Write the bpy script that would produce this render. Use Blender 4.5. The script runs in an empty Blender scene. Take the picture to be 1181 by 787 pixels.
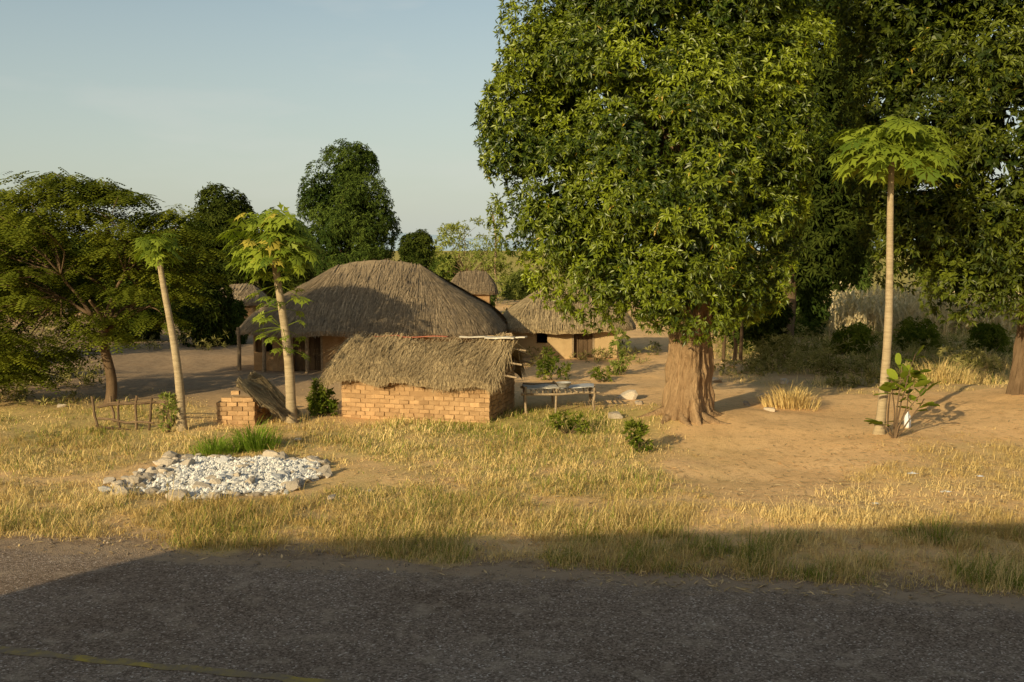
import bpy, math, random, bmesh
import numpy as np
from mathutils import Vector, Matrix
random.seed(7); rng = np.random.default_rng(7)
scene = bpy.context.scene; col = scene.collection
PI = math.pi
# ------------------------------------------------------------------ camera geometry
H = 3.5; F = 1148.0; TH = math.atan(105.5/1148)
CT, ST = math.cos(TH), math.sin(TH)
def ray(px, py):
    dx = (px-590.5)/F; dy = (393.5-py)/F
    return dx, CT+dy*ST, -ST+dy*CT
def P(px, py, Y):
    a, b, c = ray(px, py); t = Y/b
    return Vector((a*t, Y, H+c*t))
def proj(x, y):
    zc = y*CT+H*ST; yc = y*ST-H*CT
    return 590.5+F*x/zc, 393.5-F*yc/zc
# ------------------------------------------------------------------ noise / terrain
_h = np.random.default_rng(3).random((256, 256))
def vnoise(x, y, s):
    x = np.asarray(x, float)*s; y = np.asarray(y, float)*s
    xi = np.floor(x).astype(int); yi = np.floor(y).astype(int)
    fx = x-xi; fy = y-yi; fx = fx*fx*(3-2*fx); fy = fy*fy*(3-2*fy)
    a = _h[xi % 256, yi % 256]; b = _h[(xi+1) % 256, yi % 256]
    c = _h[xi % 256, (yi+1) % 256]; d = _h[(xi+1) % 256, (yi+1) % 256]
    return (a*(1-fx)+b*fx)*(1-fy)+(c*(1-fx)+d*fx)*fy
def sstep(a, b, v):
    t = np.clip((v-a)/(b-a), 0, 1); return t*t*(3-2*t)
def G0(px, py):
    a, b, c = ray(px, py); t = H/-c
    return Vector((a*t, b*t, 0))
E0 = G0(0, 624); E1 = G0(1181, 690)
RD = (E1-E0).normalized(); RN = Vector((-RD.y, RD.x, 0))
def road_dist(x, y):
    return (np.asarray(x)-E0.x)*RN.x+(np.asarray(y)-E0.y)*RN.y
TB = G0(792, 483); RB = G0(1180, 478)
def gz(x, y):
    x = np.asarray(x, float); y = np.asarray(y, float)
    d = road_dist(x, y)
    m = sstep(0.3, 3.0, d)*(1-sstep(60, 120, y))
    z = m*((vnoise(x+50, y+50, .35)-.5)*.16+(vnoise(x+20, y+80, 1.3)-.5)*.06+(vnoise(x, y+11, 4)-.5)*.025)
    z = z+m*.16*np.exp(-((x-TB.x)**2+(y-TB.y)**2)/3.0)
    z = z+m*.35*np.exp(-((x-RB.x-1.0)**2+(y-RB.y)**2)/9.0)
    return z-.02
def G(px, py):
    p = G0(px, py); p.z = float(gz(p.x, p.y)); return p
# ------------------------------------------------------------------ mesh helpers
def norm(a): return a/np.maximum(np.linalg.norm(a, axis=-1, keepdims=True), 1e-9)
class MB:
    def __init__(s): s.V = []; s.Q = []; s.T = []; s.t = []; s.n = 0
    def add(s, V, quads=None, tris=None, tint=.5):
        V = np.asarray(V, float).reshape(-1, 3)
        s.V.append(V)
        if quads is not None and len(quads): s.Q.append(np.asarray(quads, int).reshape(-1, 4)+s.n)
        if tris is not None and len(tris): s.T.append(np.asarray(tris, int).reshape(-1, 3)+s.n)
        s.t.append(np.broadcast_to(np.asarray(tint, float), (len(V),)).copy())
        s.n += len(V)
    def box(s, c, size, R=None, tint=.5, jit=0):
        v = np.array([[x, y, z] for x in (-.5, .5) for y in (-.5, .5) for z in (-.5, .5)])*np.array(size)
        if jit: v = v+rng.normal(0, jit, v.shape)
        if R is not None: v = v@np.array(R).T
        s.add(v+np.array(c), [[0, 1, 3, 2], [4, 6, 7, 5], [0, 4, 5, 1], [2, 3, 7, 6], [0, 2, 6, 4], [1, 5, 7, 3]], None, tint)
    def grid(s, A, closed=False, tint=.5):
        a, b = A.shape[:2]
        idx = np.arange(a*b).reshape(a, b)
        if closed: idx = np.concatenate([idx, idx[:, :1]], 1)
        q = np.stack([idx[:-1, :-1], idx[:-1, 1:], idx[1:, 1:], idx[1:, :-1]], -1).reshape(-1, 4)
        if np.ndim(tint) == 2: tint = np.asarray(tint).ravel()
        s.add(A.reshape(-1, 3), q, None, tint)
    def tube(s, pts, rads, n=8, tint=.5, cap=True):
        pts = np.array([tuple(p) for p in pts], float); m = len(pts)
        rads = np.broadcast_to(np.asarray(rads, float), (m,))
        tg = norm(np.gradient(pts, axis=0))
        ref = np.array([1, 0, 0]) if abs(tg[0][0]) < .8 else np.array([0, 1, 0])
        A = np.zeros((m, n, 3))
        for i in range(m):
            u = ref-tg[i]*np.dot(ref, tg[i]); u /= np.linalg.norm(u); w = np.cross(tg[i], u); ref = u
            an = np.arange(n)*2*PI/n
            A[i] = pts[i]+rads[i]*(np.cos(an)[:, None]*u+np.sin(an)[:, None]*w)
        s.grid(A, True, tint)
        if cap:
            s.add(np.vstack([pts[:1], A[0]]), None, [[0, 1+(k+1) % n, 1+k] for k in range(n)], tint)
            s.add(np.vstack([pts[-1:], A[-1]]), None, [[0, 1+k, 1+(k+1) % n] for k in range(n)], tint)
    def build(s, name, mat, parent=None, smooth=False, origin=None):
        V = np.concatenate(s.V).astype(np.float32); t = np.concatenate(s.t).astype(np.float32)
        if parent is not None: origin = parent.location
        if origin is not None: V = V-np.array(origin, np.float32)
        q = np.concatenate(s.Q) if s.Q else np.zeros((0, 4), int)
        tr = np.concatenate(s.T) if s.T else np.zeros((0, 3), int)
        me = bpy.data.meshes.new(name)
        lp = np.concatenate([q.ravel(), tr.ravel()]).astype(np.int32)
        me.vertices.add(len(V)); me.vertices.foreach_set('co', V.ravel())
        me.loops.add(len(lp)); me.loops.foreach_set('vertex_index', lp)
        me.polygons.add(len(q)+len(tr))
        me.polygons.foreach_set('loop_start', np.concatenate([np.arange(len(q))*4, len(q)*4+np.arange(len(tr))*3]).astype(np.int32))
        me.update(calc_edges=True)
        me.polygons.foreach_set('use_smooth', np.full(len(q)+len(tr), smooth))
        a = me.attributes.new('tint', 'FLOAT', 'POINT'); a.data.foreach_set('value', t)
        me.materials.append(mat)
        o = bpy.data.objects.new(name, me); col.objects.link(o)
        if parent is not None: o.parent = parent
        elif origin is not None: o.location = origin
        return o
def tag(o, label, cat, group=None, kind=None):
    o['label'] = label; o['category'] = cat
    if group: o['group'] = group
    if kind: o['kind'] = kind
    return o
def thing(name, label, cat, loc, group=None):
    o = bpy.data.objects.new(name, None); o.empty_display_size = .2; col.objects.link(o)
    o.location = loc
    return tag(o, label, cat, group)
def Rz(a):
    c, s = math.cos(a), math.sin(a); return np.array([[c, -s, 0], [s, c, 0], [0, 0, 1]])
# ------------------------------------------------------------------ materials
def newmat(name):
    m = bpy.data.materials.new(name); m.use_nodes = True
    nt = m.node_tree; nt.nodes.clear()
    return m, nt, nt.nodes, nt.links
def mixc(nt, fac, a, b, mode='MIX'):
    n = nt.nodes.new('ShaderNodeMix'); n.data_type = 'RGBA'; n.blend_type = mode
    for sock, v in ((n.inputs[0], fac), (n.inputs[6], a), (n.inputs[7], b)):
        if isinstance(v, bpy.types.NodeSocket): nt.links.new(v, sock)
        elif isinstance(v, (int, float)): sock.default_value = v
        else: sock.default_value = (*v, 1)
    return n.outputs[2]
def noise(nt, scale, detail=3, rough=.6, vec=None):
    n = nt.nodes.new('ShaderNodeTexNoise'); n.inputs['Scale'].default_value = scale
    n.inputs['Detail'].default_value = detail; n.inputs['Roughness'].default_value = rough
    if vec is None: vec = nt.nodes.new('ShaderNodeTexCoord').outputs['Object']
    nt.links.new(vec, n.inputs['Vector'])
    return n.outputs['Fac']
def ramp(nt, fac, a, b, c=0., d=1.):
    n = nt.nodes.new('ShaderNodeMapRange'); nt.links.new(fac, n.inputs[0])
    n.inputs[1].default_value = a; n.inputs[2].default_value = b; n.inputs[3].default_value = c; n.inputs[4].default_value = d
    return n.outputs[0]
def attr(nt, name):
    n = nt.nodes.new('ShaderNodeAttribute'); n.attribute_name = name; return n.outputs['Fac']
def solid(name, c1, c2, scale=6, rough=.85, bump=.3, bscale=30, tint=True, c3=None, stretch=None, spec=0, bdist=.02, lo=.62, hi=1.3):
    m, nt, nd, lk = newmat(name)
    vec = None
    if stretch:
        mp = nd.new('ShaderNodeMapping'); mp.inputs['Scale'].default_value = stretch
        lk.new(nd.new('ShaderNodeTexCoord').outputs['Object'], mp.inputs[0]); vec = mp.outputs[0]
    f = ramp(nt, noise(nt, scale, 4, .65, vec), .3, .7)
    c = mixc(nt, f, c1, c2)
    if tint:
        c = mixc(nt, attr(nt, 'tint'), mixc(nt, 1.0, c, (lo, lo*.97, lo*.94), 'MULTIPLY'), mixc(nt, 1.0, c, (hi, hi*.985, hi*.96), 'MULTIPLY'))
    if c3: c = mixc(nt, ramp(nt, noise(nt, scale*.23, 2), .52, .68), c, c3)
    if spec:
        b = nd.new('ShaderNodeBsdfPrincipled'); lk.new(c, b.inputs['Base Color'])
        b.inputs['Roughness'].default_value = rough; b.inputs['Specular IOR Level'].default_value = spec
    else:
        b = nd.new('ShaderNodeBsdfDiffuse'); lk.new(c, b.inputs['Color'])
    if bump:
        bp = nd.new('ShaderNodeBump'); bp.inputs['Strength'].default_value = bump; bp.inputs['Distance'].default_value = bdist
        lk.new(noise(nt, bscale, 4, .7, vec), bp.inputs['Height']); lk.new(bp.outputs[0], b.inputs['Normal'])
    o = nd.new('ShaderNodeOutputMaterial'); lk.new(b.outputs[0], o.inputs[0])
    return m
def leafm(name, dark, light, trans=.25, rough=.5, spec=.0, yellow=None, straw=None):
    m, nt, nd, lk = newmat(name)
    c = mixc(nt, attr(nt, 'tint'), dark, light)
    if straw:
        c = mixc(nt, ramp(nt, attr(nt, 'tint'), 0, .3), dark, light)
        c = mixc(nt, ramp(nt, attr(nt, 'tint'), .30, .33), c, mixc(nt, ramp(nt, attr(nt, 'tint'), .33, 1), straw[0], straw[1]))
    if yellow: c = mixc(nt, ramp(nt, attr(nt, 'tint'), .93, 1.0), c, yellow)
    b = nd.new('ShaderNodeBsdfDiffuse'); lk.new(c, b.inputs['Color']); out = b.outputs[0]
    if trans:
        t = nd.new('ShaderNodeBsdfTranslucent'); lk.new(mixc(nt, 1.0, c, (1.25, 1.3, .6) if not straw else (1, 1, .9), 'MULTIPLY'), t.inputs['Color'])
        x = nd.new('ShaderNodeMixShader'); x.inputs[0].default_value = trans
        lk.new(out, x.inputs[1]); lk.new(t.outputs[0], x.inputs[2]); out = x.outputs[0]
    if spec:
        g = nd.new('ShaderNodeBsdfGlossy'); g.inputs['Roughness'].default_value = rough; g.inputs['Color'].default_value = (.9, .9, .8, 1)
        y = nd.new('ShaderNodeMixShader'); y.inputs[0].default_value = spec; lk.new(out, y.inputs[1]); lk.new(g.outputs[0], y.inputs[2]); out = y.outputs[0]
    o = nd.new('ShaderNodeOutputMaterial'); lk.new(out, o.inputs[0])
    return m
M = {}
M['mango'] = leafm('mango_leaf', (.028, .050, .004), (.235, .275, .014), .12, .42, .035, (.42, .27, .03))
M['mango_right'] = leafm('shaded_mango_leaf', (.020, .034, .004), (.13, .152, .012), .1, .45, .02, (.36, .25, .03))  # darker copy of the mango leaf, shade put into the colour
M['mango_far'] = leafm('far_mango_leaf', (.03, .052, .011), (.095, .13, .022), 0)
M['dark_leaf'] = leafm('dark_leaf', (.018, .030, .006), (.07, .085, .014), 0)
M['feather'] = leafm('feathery_leaf', (.045, .065, .008), (.215, .23, .024), .25)
M['papaya_leaf'] = leafm('papaya_leaf', (.08, .125, .01), (.29, .34, .032), .3, .5, .02, (.5, .4, .06))
M['bush'] = leafm('bush_leaf', (.06, .09, .01), (.21, .23, .03), .25)
M['scrub'] = leafm('olive_scrub_leaf', (.12, .115, .03), (.44, .38, .14), .2)
M['fresh'] = leafm('fresh_grass', (.11, .19, .015), (.28, .36, .05), .3)
M['pale_leaf'] = leafm('pale_leaf', (.13, .16, .03), (.32, .34, .08), .3)
M['grass'] = leafm('dry_grass', (.13, .17, .02), (.29, .31, .055), .15, straw=((.44, .30, .095), (.88, .66, .29)))
M['maize'] = leafm('dry_maize', (.42, .33, .18), (.80, .66, .40), .2)
M['litter'] = solid('leaf_litter', (.34, .22, .10), (.68, .49, .25), 5, .9, 0)
M['bark'] = solid('mango_bark', (.235, .145, .075), (.43, .285, .155), 6, .95, 1, 16, stretch=(1, 1, .22), bdist=.1)
M['darkbark'] = solid('dark_bark', (.11, .072, .042), (.20, .135, .08), 7, .95, .7, 22, stretch=(1, 1, .3))
M['papaya_bark'] = solid('papaya_bark', (.31, .235, .14), (.49, .385, .24), 9, .85, .5, 30, stretch=(.4, .4, 3))
M['thatch'] = solid('thatch_straw', (.22, .165, .10), (.40, .30, .185), 12, .95, 0, 60, c3=(.24, .18, .115))
M['thatch2'] = solid('weathered_thatch_straw', (.29, .215, .12), (.50, .38, .21), 12, .95, 0, 60)
M['thatch_dark'] = solid('old_dark_thatch', (.15, .11, .07), (.28, .21, .13), 12, .95, 0, 60)
M['brick'] = solid('sun_dried_brick', (.40, .245, .12), (.51, .325, .165), 7, .95, .5, 40, lo=.68, hi=1.2)
M['mud'] = solid('mud_wall', (.28, .165, .08), (.40, .255, .13), 3, .95, .5, 14)
M['mud2'] = solid('pale_mud_wall', (.42, .29, .15), (.53, .38, .205), 3, .95, .5, 14)
M['wood'] = solid('weathered_pole', (.23, .165, .10), (.39, .295, .19), 14, .9, .5, 50)
M['paleplank'] = solid('pale_plank', (.50, .45, .37), (.66, .60, .50), 9, .8, .3, 50)
M['stone'] = solid('rough_stone', (.36, .295, .22), (.56, .47, .36), 9, .9, .6, 35)
M['white_stone'] = solid('white_stone', (.72, .68, .61), (.86, .825, .76), 9, .9, .5, 35, lo=.72, hi=1.04)
M['rubble'] = solid('rubble', (.50, .44, .36), (.74, .69, .61), 14, .95, .9, 30)
M['gravel'] = solid('gravel_chips', (.22, .17, .12), (.38, .30, .22), 9, .9, 0, 60)
M['tin'] = solid('weathered_tin', (.36, .34, .31), (.52, .50, .46), 6, .5, .2, 20, spec=.5)
M['whiteplastic'] = solid('white_plastic', (.7, .7, .68), (.8, .8, .78), 6, .5, .2, 20)
M['redcloth'] = solid('faded_red_sheet', (.34, .10, .06), (.46, .18, .11), 6, .8, .3, 20)
M['skin'] = solid('skin', (.09, .05, .03), (.11, .06, .04), 6, .6, 0)
M['shirt'] = solid('pale_shirt', (.62, .66, .72), (.7, .73, .78), 6, .9, .1, 20)
M['skirt'] = solid('dark_wrap_skirt', (.10, .10, .16), (.16, .13, .2), 6, .9, .1, 20)
M['hair'] = solid('black_hair', (.012, .011, .01), (.02, .018, .016), 40, .9, .3, 60)
M['busp'] = solid('bus_paint', (.6, .6, .58), (.66, .66, .64), 2, .35, 0, spec=.5)
M['glass'] = solid('tinted_window', (.02, .022, .025), (.03, .03, .033), 2, .1, 0, spec=.6)
M['tyre'] = solid('tyre_rubber', (.02, .02, .02), (.03, .03, .03), 8, .85, .2)
M['rim'] = solid('steel_rim', (.35, .35, .35), (.45, .45, .45), 8, .4, 0)
M['hill'] = solid('hazy_hill', (.44, .55, .62), (.48, .58, .64), .004, 1, 0, tint=False)  # distance haze painted in as a pale blue base colour
def paint_mat():
    m, nt, nd, lk = newmat('worn_yellow_paint')
    c = mixc(nt, ramp(nt, noise(nt, 7, 5, .75), .38, .6), (.44, .31, .07), (.21, .16, .11))
    c = mixc(nt, ramp(nt, noise(nt, 1.3, 3), .42, .62), c, (.25, .185, .125))
    b = nd.new('ShaderNodeBsdfDiffuse'); lk.new(c, b.inputs['Color']); o = nd.new('ShaderNodeOutputMaterial'); lk.new(b.outputs[0], o.inputs[0]); return m
M['paint'] = paint_mat()
def ground_mat():
    m, nt, nd, lk = newmat('dry_ground')
    n1 = ramp(nt, noise(nt, .6, 4, .6), .3, .7); n2 = ramp(nt, noise(nt, 5, 5, .7), .35, .65); n3 = noise(nt, 38, 4, .75)
    sand = mixc(nt, n1, (.88, .56, .27), (.78, .475, .215))
    sand = mixc(nt, ramp(nt, n2, .55, 1), sand, (.62, .375, .17))
    straw = mixc(nt, n2, (.48, .325, .125), (.72, .52, .22))
    green = mixc(nt, n2, (.25, .235, .05), (.50, .42, .11))
    c = mixc(nt, ramp(nt, attr(nt, 'gr'), .15, .8), sand, straw)
    c = mixc(nt, attr(nt, 'gn'), c, green)
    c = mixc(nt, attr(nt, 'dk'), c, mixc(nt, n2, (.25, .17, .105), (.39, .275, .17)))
    c = mixc(nt, ramp(nt, n3, .54, .76), c, mixc(nt, 1.0, c, (.58, .54, .48), 'MULTIPLY'))
    b = nd.new('ShaderNodeBsdfDiffuse'); lk.new(c, b.inputs['Color'])
    bp = nd.new('ShaderNodeBump'); bp.inputs['Strength'].default_value = .7; bp.inputs['Distance'].default_value = .03
    lk.new(noise(nt, 11, 6, .78), bp.inputs['Height']); lk.new(bp.outputs[0], b.inputs['Normal'])
    o = nd.new('ShaderNodeOutputMaterial'); lk.new(b.outputs[0], o.inputs[0])
    return m
def asphalt_mat():
    m, nt, nd, lk = newmat('asphalt')
    v = nd.new('ShaderNodeTexVoronoi'); v.inputs['Scale'].default_value = 58
    lk.new(nd.new('ShaderNodeTexCoord').outputs['Object'], v.inputs['Vector'])
    sep = nd.new('ShaderNodeSeparateColor'); lk.new(v.outputs['Color'], sep.inputs[0])
    c = mixc(nt, ramp(nt, sep.outputs[0], .2, 1), (.165, .118, .082), (.40, .295, .215))
    c = mixc(nt, ramp(nt, sep.outputs[1], .93, .97), c, (.58, .47, .37))
    c = mixc(nt, ramp(nt, noise(nt, .7, 4, .65), .35, .75), c, mixc(nt, 1.0, c, (.70, .66, .62), 'MULTIPLY'))
    n2 = noise(nt, 2.6, 5, .7)
    c = mixc(nt, ramp(nt, n2, .53, .75), c, (.40, .30, .205))
    ad = nd.new('ShaderNodeMath'); ad.operation = 'ADD'; lk.new(attr(nt, 'tint'), ad.inputs[0]); lk.new(ramp(nt, noise(nt, 4.5, 5, .75), .25, .75, -.55, .55), ad.inputs[1])
    c = mixc(nt, ramp(nt, ad.outputs[0], .35, .8), c, mixc(nt, n2, (.28, .195, .12), (.44, .31, .195)))
    b = nd.new('ShaderNodeBsdfDiffuse'); lk.new(c, b.inputs['Color'])
    bp = nd.new('ShaderNodeBump'); bp.inputs['Strength'].default_value = .6; bp.inputs['Distance'].default_value = .01
    lk.new(v.outputs['Distance'], bp.inputs['Height']); lk.new(bp.outputs[0], b.inputs['Normal'])
    o = nd.new('ShaderNodeOutputMaterial'); lk.new(b.outputs[0], o.inputs[0])
    return m
M['ground'] = ground_mat(); M['asphalt'] = asphalt_mat()
# ------------------------------------------------------------------ vegetation density maps (over ground positions)
def blob(px, py, cx, cy, rx, ry, soft=.35):
    d = np.sqrt(((px-cx)/rx)**2+((py-cy)/ry)**2)
    return 1-sstep(1-soft, 1+soft, d)
def cover(x, y):
    px, py = proj(x, y)
    rd = road_dist(x, y)
    nz = vnoise(x, y, .8)*.45+vnoise(x+9, y, 2.3)*.33+vnoise(x+3, y+5, 6)*.22
    nz = np.clip((nz-.5)*2.3+.5, 0, 1)
    verge = sstep(-.05, .35, rd)*(1-sstep(2.4, 3.8, rd+(nz-.5)*1.6))
    vr = sstep(560, 760, px)
    verge = verge*(.9+.1*vr)*(1-.55*blob(px, py, 840, 612, 55, 22))
    g = verge
    g = np.maximum(g, .78*blob(px, py, 600, 532, 265, 68))
    g = np.maximum(g, .80*blob(px, py, 90, 522, 250, 64))
    g = np.maximum(g, .9*blob(px, py, 1050, 402, 215, 52)*(py < 456))
    g = np.maximum(g, .88*blob(px, py, 590, 488, 170, 20))
    g = np.maximum(g, .48*blob(px, py, 1110, 560, 180, 50))
    g = np.maximum(g, .7*((py < 350)*1.0))
    g = np.maximum(g, .6*blob(px, py, 300, 500, 160, 25))
    g = g*(1-.94*blob(px, py, 870, 522, 115, 48))*(1-.8*blob(px, py, 425, 545, 52, 16))*(1-blob(px, py, 265, 546, 130, 27, .15))
    g = np.clip(g*(.26+1.35*nz), 0, 1)*sstep(-.05, .3, rd)
    green = .75*sstep(2.8, .7, rd)*sstep(.3, .6, nz)*(.45+.55*vr)
    green = np.maximum(green, .6*blob(px, py, 620, 487, 150, 18))
    green = np.maximum(green, .4*blob(px, py, 60, 485, 140, 25))
    green = np.maximum(green, .38*blob(px, py, 560, 540, 280, 60)*nz)
    green = np.maximum(green, .3*blob(px, py, 100, 530, 220, 50)*nz)
    green = np.maximum(green, .75*(py < 340))
    green = np.maximum(green, .6*blob(px, py, 1030, 398, 210, 48)*(py < 450)*nz)
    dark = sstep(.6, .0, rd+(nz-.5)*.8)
    dark = np.maximum(dark, .9*blob(px, py, 150, 415, 330, 50)*(py < 470))  # shade under the left trees painted into the yard's ground colour
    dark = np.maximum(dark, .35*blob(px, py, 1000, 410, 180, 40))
    return g, green, dark
# ------------------------------------------------------------------ ground / road
xs = np.concatenate([[-3500, -1500, -600, -250, -120, -70, -50], np.arange(-38, 38.01, .2), [50, 70, 120, 250, 600, 1500, 3500]])
ys = np.concatenate([[-80, -40, -20, -8, 0, 4, 7], np.arange(8.6, 52, .2), [56, 62, 70, 85, 110, 150, 220, 400, 800, 1600, 3600]])
X, Y = np.meshgrid(xs, ys)
mb = MB(); mb.grid(np.stack([X, Y, gz(X, Y)], -1))
ground = mb.build('ground', M['ground'], None, True)
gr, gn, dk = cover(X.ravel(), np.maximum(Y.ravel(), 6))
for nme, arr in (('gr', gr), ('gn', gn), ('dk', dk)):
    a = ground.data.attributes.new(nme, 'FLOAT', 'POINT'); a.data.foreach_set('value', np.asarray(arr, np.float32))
tag(ground, 'sandy earth yard with dry grass', 'ground', kind='structure')
s = np.concatenate([[-400, -60], np.arange(-25, 35, .1), [70, 400]])
edge = .35*(vnoise(s, s*0+3, .5)-.5)+.25*(vnoise(s, s*0+7, 2.3)-.5)+.12*(vnoise(s, s*0+17, 6)-.5)
rows = []; tints = []
for off, ek, z, tn in ((.12, 1, -.0145, 1.2), (-.10, .8, -.011, .85), (-.35, .4, -.004, .4), (-.8, 0, .004, .1), (-1.5, 0, .010, -.1), (-3, 0, .03, -.1), (-9, 0, .03, -.1)):
    e = edge*ek
    rows.append(np.stack([E0.x+RD.x*s+RN.x*(e+off), E0.y+RD.y*s+RN.y*(e+off), np.full_like(s, z)], -1)); tints.append(np.full_like(s, tn))
mb = MB(); mb.grid(np.array(rows)[::-1], False, np.array(tints)[::-1]); tag(mb.build('road', M['asphalt'], None, True), 'coarse worn asphalt road', 'road', kind='structure')
Ya, Yb = G0(0, 754), G0(250, 788)
yd = (Yb-Ya).normalized(); yd = (yd+RD*1.2).normalized(); yn = Vector((-yd.y, yd.x, 0))
ss = np.arange(-30, 40, .06)
w1 = .05*(vnoise(ss, ss*0+1, 5)-.5); w2 = .05*(vnoise(ss, ss*0+31, 5)-.5)
mb = MB(); mb.grid(np.array([np.stack([Ya.x+yd.x*ss+yn.x*o_, Ya.y+yd.y*ss+yn.y*o_, np.full_like(ss, .0345)], -1) for o_ in (-.05+w1, .06+w2)]))
tag(mb.build('road_marking', M['paint']), 'worn yellow line along the asphalt', 'road marking', kind='structure')
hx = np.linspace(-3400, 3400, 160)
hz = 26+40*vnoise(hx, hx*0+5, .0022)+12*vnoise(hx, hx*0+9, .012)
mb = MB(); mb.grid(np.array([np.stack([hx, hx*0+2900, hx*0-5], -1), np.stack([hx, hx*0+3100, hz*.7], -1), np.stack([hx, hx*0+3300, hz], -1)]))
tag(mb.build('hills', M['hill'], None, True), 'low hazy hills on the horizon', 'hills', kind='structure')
# ------------------------------------------------------------------ grass blades
def blades(mb, base, h, w, az, lean, tint):
    n = len(base)
    d = np.stack([np.cos(az), np.sin(az), np.zeros(n)], -1); sd = np.stack([-np.sin(az+.6), np.cos(az+.6), np.zeros(n)], -1)
    up = np.array([0, 0, 1.0])
    mid = base+(up*.55*h[:, None])+d*(lean*h*.25)[:, None]
    tip = base+(up*(h*(1-.35*lean))[:, None])+d*(lean*h*.85)[:, None]
    V = np.stack([base-sd*w[:, None], base+sd*w[:, None], mid+sd*(w*.75)[:, None], mid-sd*(w*.75)[:, None], tip], 1)
    i = np.arange(n)[:, None]*5
    mb.add(V, i+np.array([0, 1, 2, 3]), i+np.array([3, 2, 4]), np.repeat(tint, 5))
def grass_field():
    n = 70000
    px = rng.uniform(-160, 1340, n); py = 372+(rng.random(n)**.85)*(705-372)
    dx = (px-590.5)/F; dy = (393.5-py)/F
    t = H/(ST-dy*CT); x = dx*t; y = (CT+dy*ST)*t
    g, gnn, dkk = cover(x, y)
    keep = rng.random(n) < g**1.1*.55
    x, y, g, gnn, px, py = x[keep], y[keep], g[keep], gnn[keep], px[keep], py[keep]
    rd = road_dist(x, y)
    tall = (.05+.14*rng.random(len(x))**1.7)*(.3+.9*g)
    tall = tall*(1+.45*sstep(3.6, 1.6, rd)*(.3+.7*sstep(600, 700, px)))*(1+1.1*(py < 445))
    tall = np.where(rng.random(len(x)) < .05, tall*2.1, tall)
    K = 12
    sc = np.maximum(y/13, 1)
    r = rng.normal(0, 1, (len(x), K, 2))*(.065*sc)[:, None, None]
    bx = x[:, None]+r[..., 0]; by = y[:, None]+r[..., 1]
    b = np.stack([bx, by, gz(bx, by)-.01], -1).reshape(-1, 3)
    hh = np.repeat(tall, K)*rng.uniform(.4, 1.3, len(b))
    ww = .0031*np.repeat(sc, K)*rng.uniform(.6, 1.5, len(b))
    isg = rng.random(len(b)) < np.repeat(gnn, K)*.85
    straw = np.clip(rng.normal(.66, .18, len(b))+(vnoise(b[:, 0], b[:, 1], .5)-.5)*.6, .34, 1)
    tint = np.where(isg, rng.uniform(0, .29, len(b)), straw)
    mb = MB(); blades(mb, b, hh, ww, rng.uniform(0, 2*PI, len(b)), rng.uniform(.1, 1.8, len(b)), tint)
    tag(mb.build('dry_grass', M['grass']), 'dry straw coloured grass over the verge and yard', 'grass', kind='stuff')
grass_field()
def litter():
    n = 36000
    px = rng.uniform(-100, 1330, n); py = rng.uniform(440, 690, n)
    dx = (px-590.5)/F; dy = (393.5-py)/F; t = H/(ST-dy*CT); x = dx*t; y = (CT+dy*ST)*t
    rd = road_dist(x, y)
    k = (rng.random(n) < .09+.6*blob(px, py, 1120, 550, 210, 65)+.3*blob(px, py, 560, 550, 320, 70)+.25*blob(px, py, 80, 540, 260, 60)+.25*blob(px, py, 950, 650, 300, 40)) & (rd > -.3)
    x, y = x[k], y[k]; m = len(x)
    a = rng.uniform(0, 2*PI, m); L = rng.uniform(.015, .085, m); W = rng.uniform(.004, .016, m)
    d = np.stack([np.cos(a), np.sin(a), rng.uniform(-.1, .3, m)], -1)*L[:, None]; w = np.stack([-np.sin(a), np.cos(a), rng.uniform(-.4, .4, m)], -1)*W[:, None]
    c = np.stack([x, y, gz(x, y)+.02], -1)
    V = np.stack([c-d, c+w, c+d, c-w], 1)
    mb = MB(); mb.add(V, np.arange(m)[:, None]*4+np.arange(4), None, np.repeat(rng.random(m), 4))
    tag(mb.build('leaf_litter', M['litter']), 'scattered dead leaves and straw on the bare sand', 'leaf litter', kind='stuff')
litter()
OC = np.array([[1, 0, 0], [0, 1, 0], [-1, 0, 0], [0, -1, 0], [0, 0, .8], [0, 0, -.8]])
OT = np.array([[0, 1, 4], [1, 2, 4], [2, 3, 4], [3, 0, 4], [1, 0, 5], [2, 1, 5], [3, 2, 5], [0, 3, 5]])
def gravel():
    n = 5600
    s_ = rng.uniform(-9, 11, n); o_ = rng.normal(-.05, .55, n)
    x = E0.x+RD.x*(s_+4)+RN.x*o_; y = E0.y+RD.y*(s_+4)+RN.y*o_
    r = rng.uniform(.003, .012, n)*np.where(rng.random(n) < .04, 2.2, 1)
    V = np.stack([x, y, np.maximum(gz(x, y), -.004)], -1)[:, None, :]+OC[None]*r[:, None, None]*rng.uniform(.6, 1.3, (n, 6, 1))
    mb = MB(); mb.add(V, None, (np.arange(n)[:, None, None]*6+OT).reshape(-1, 3), np.repeat(rng.random(n), 6))
    tag(mb.build('gravel', M['gravel']), 'loose gravel along the edge of the asphalt', 'gravel', kind='stuff')
gravel()
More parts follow.
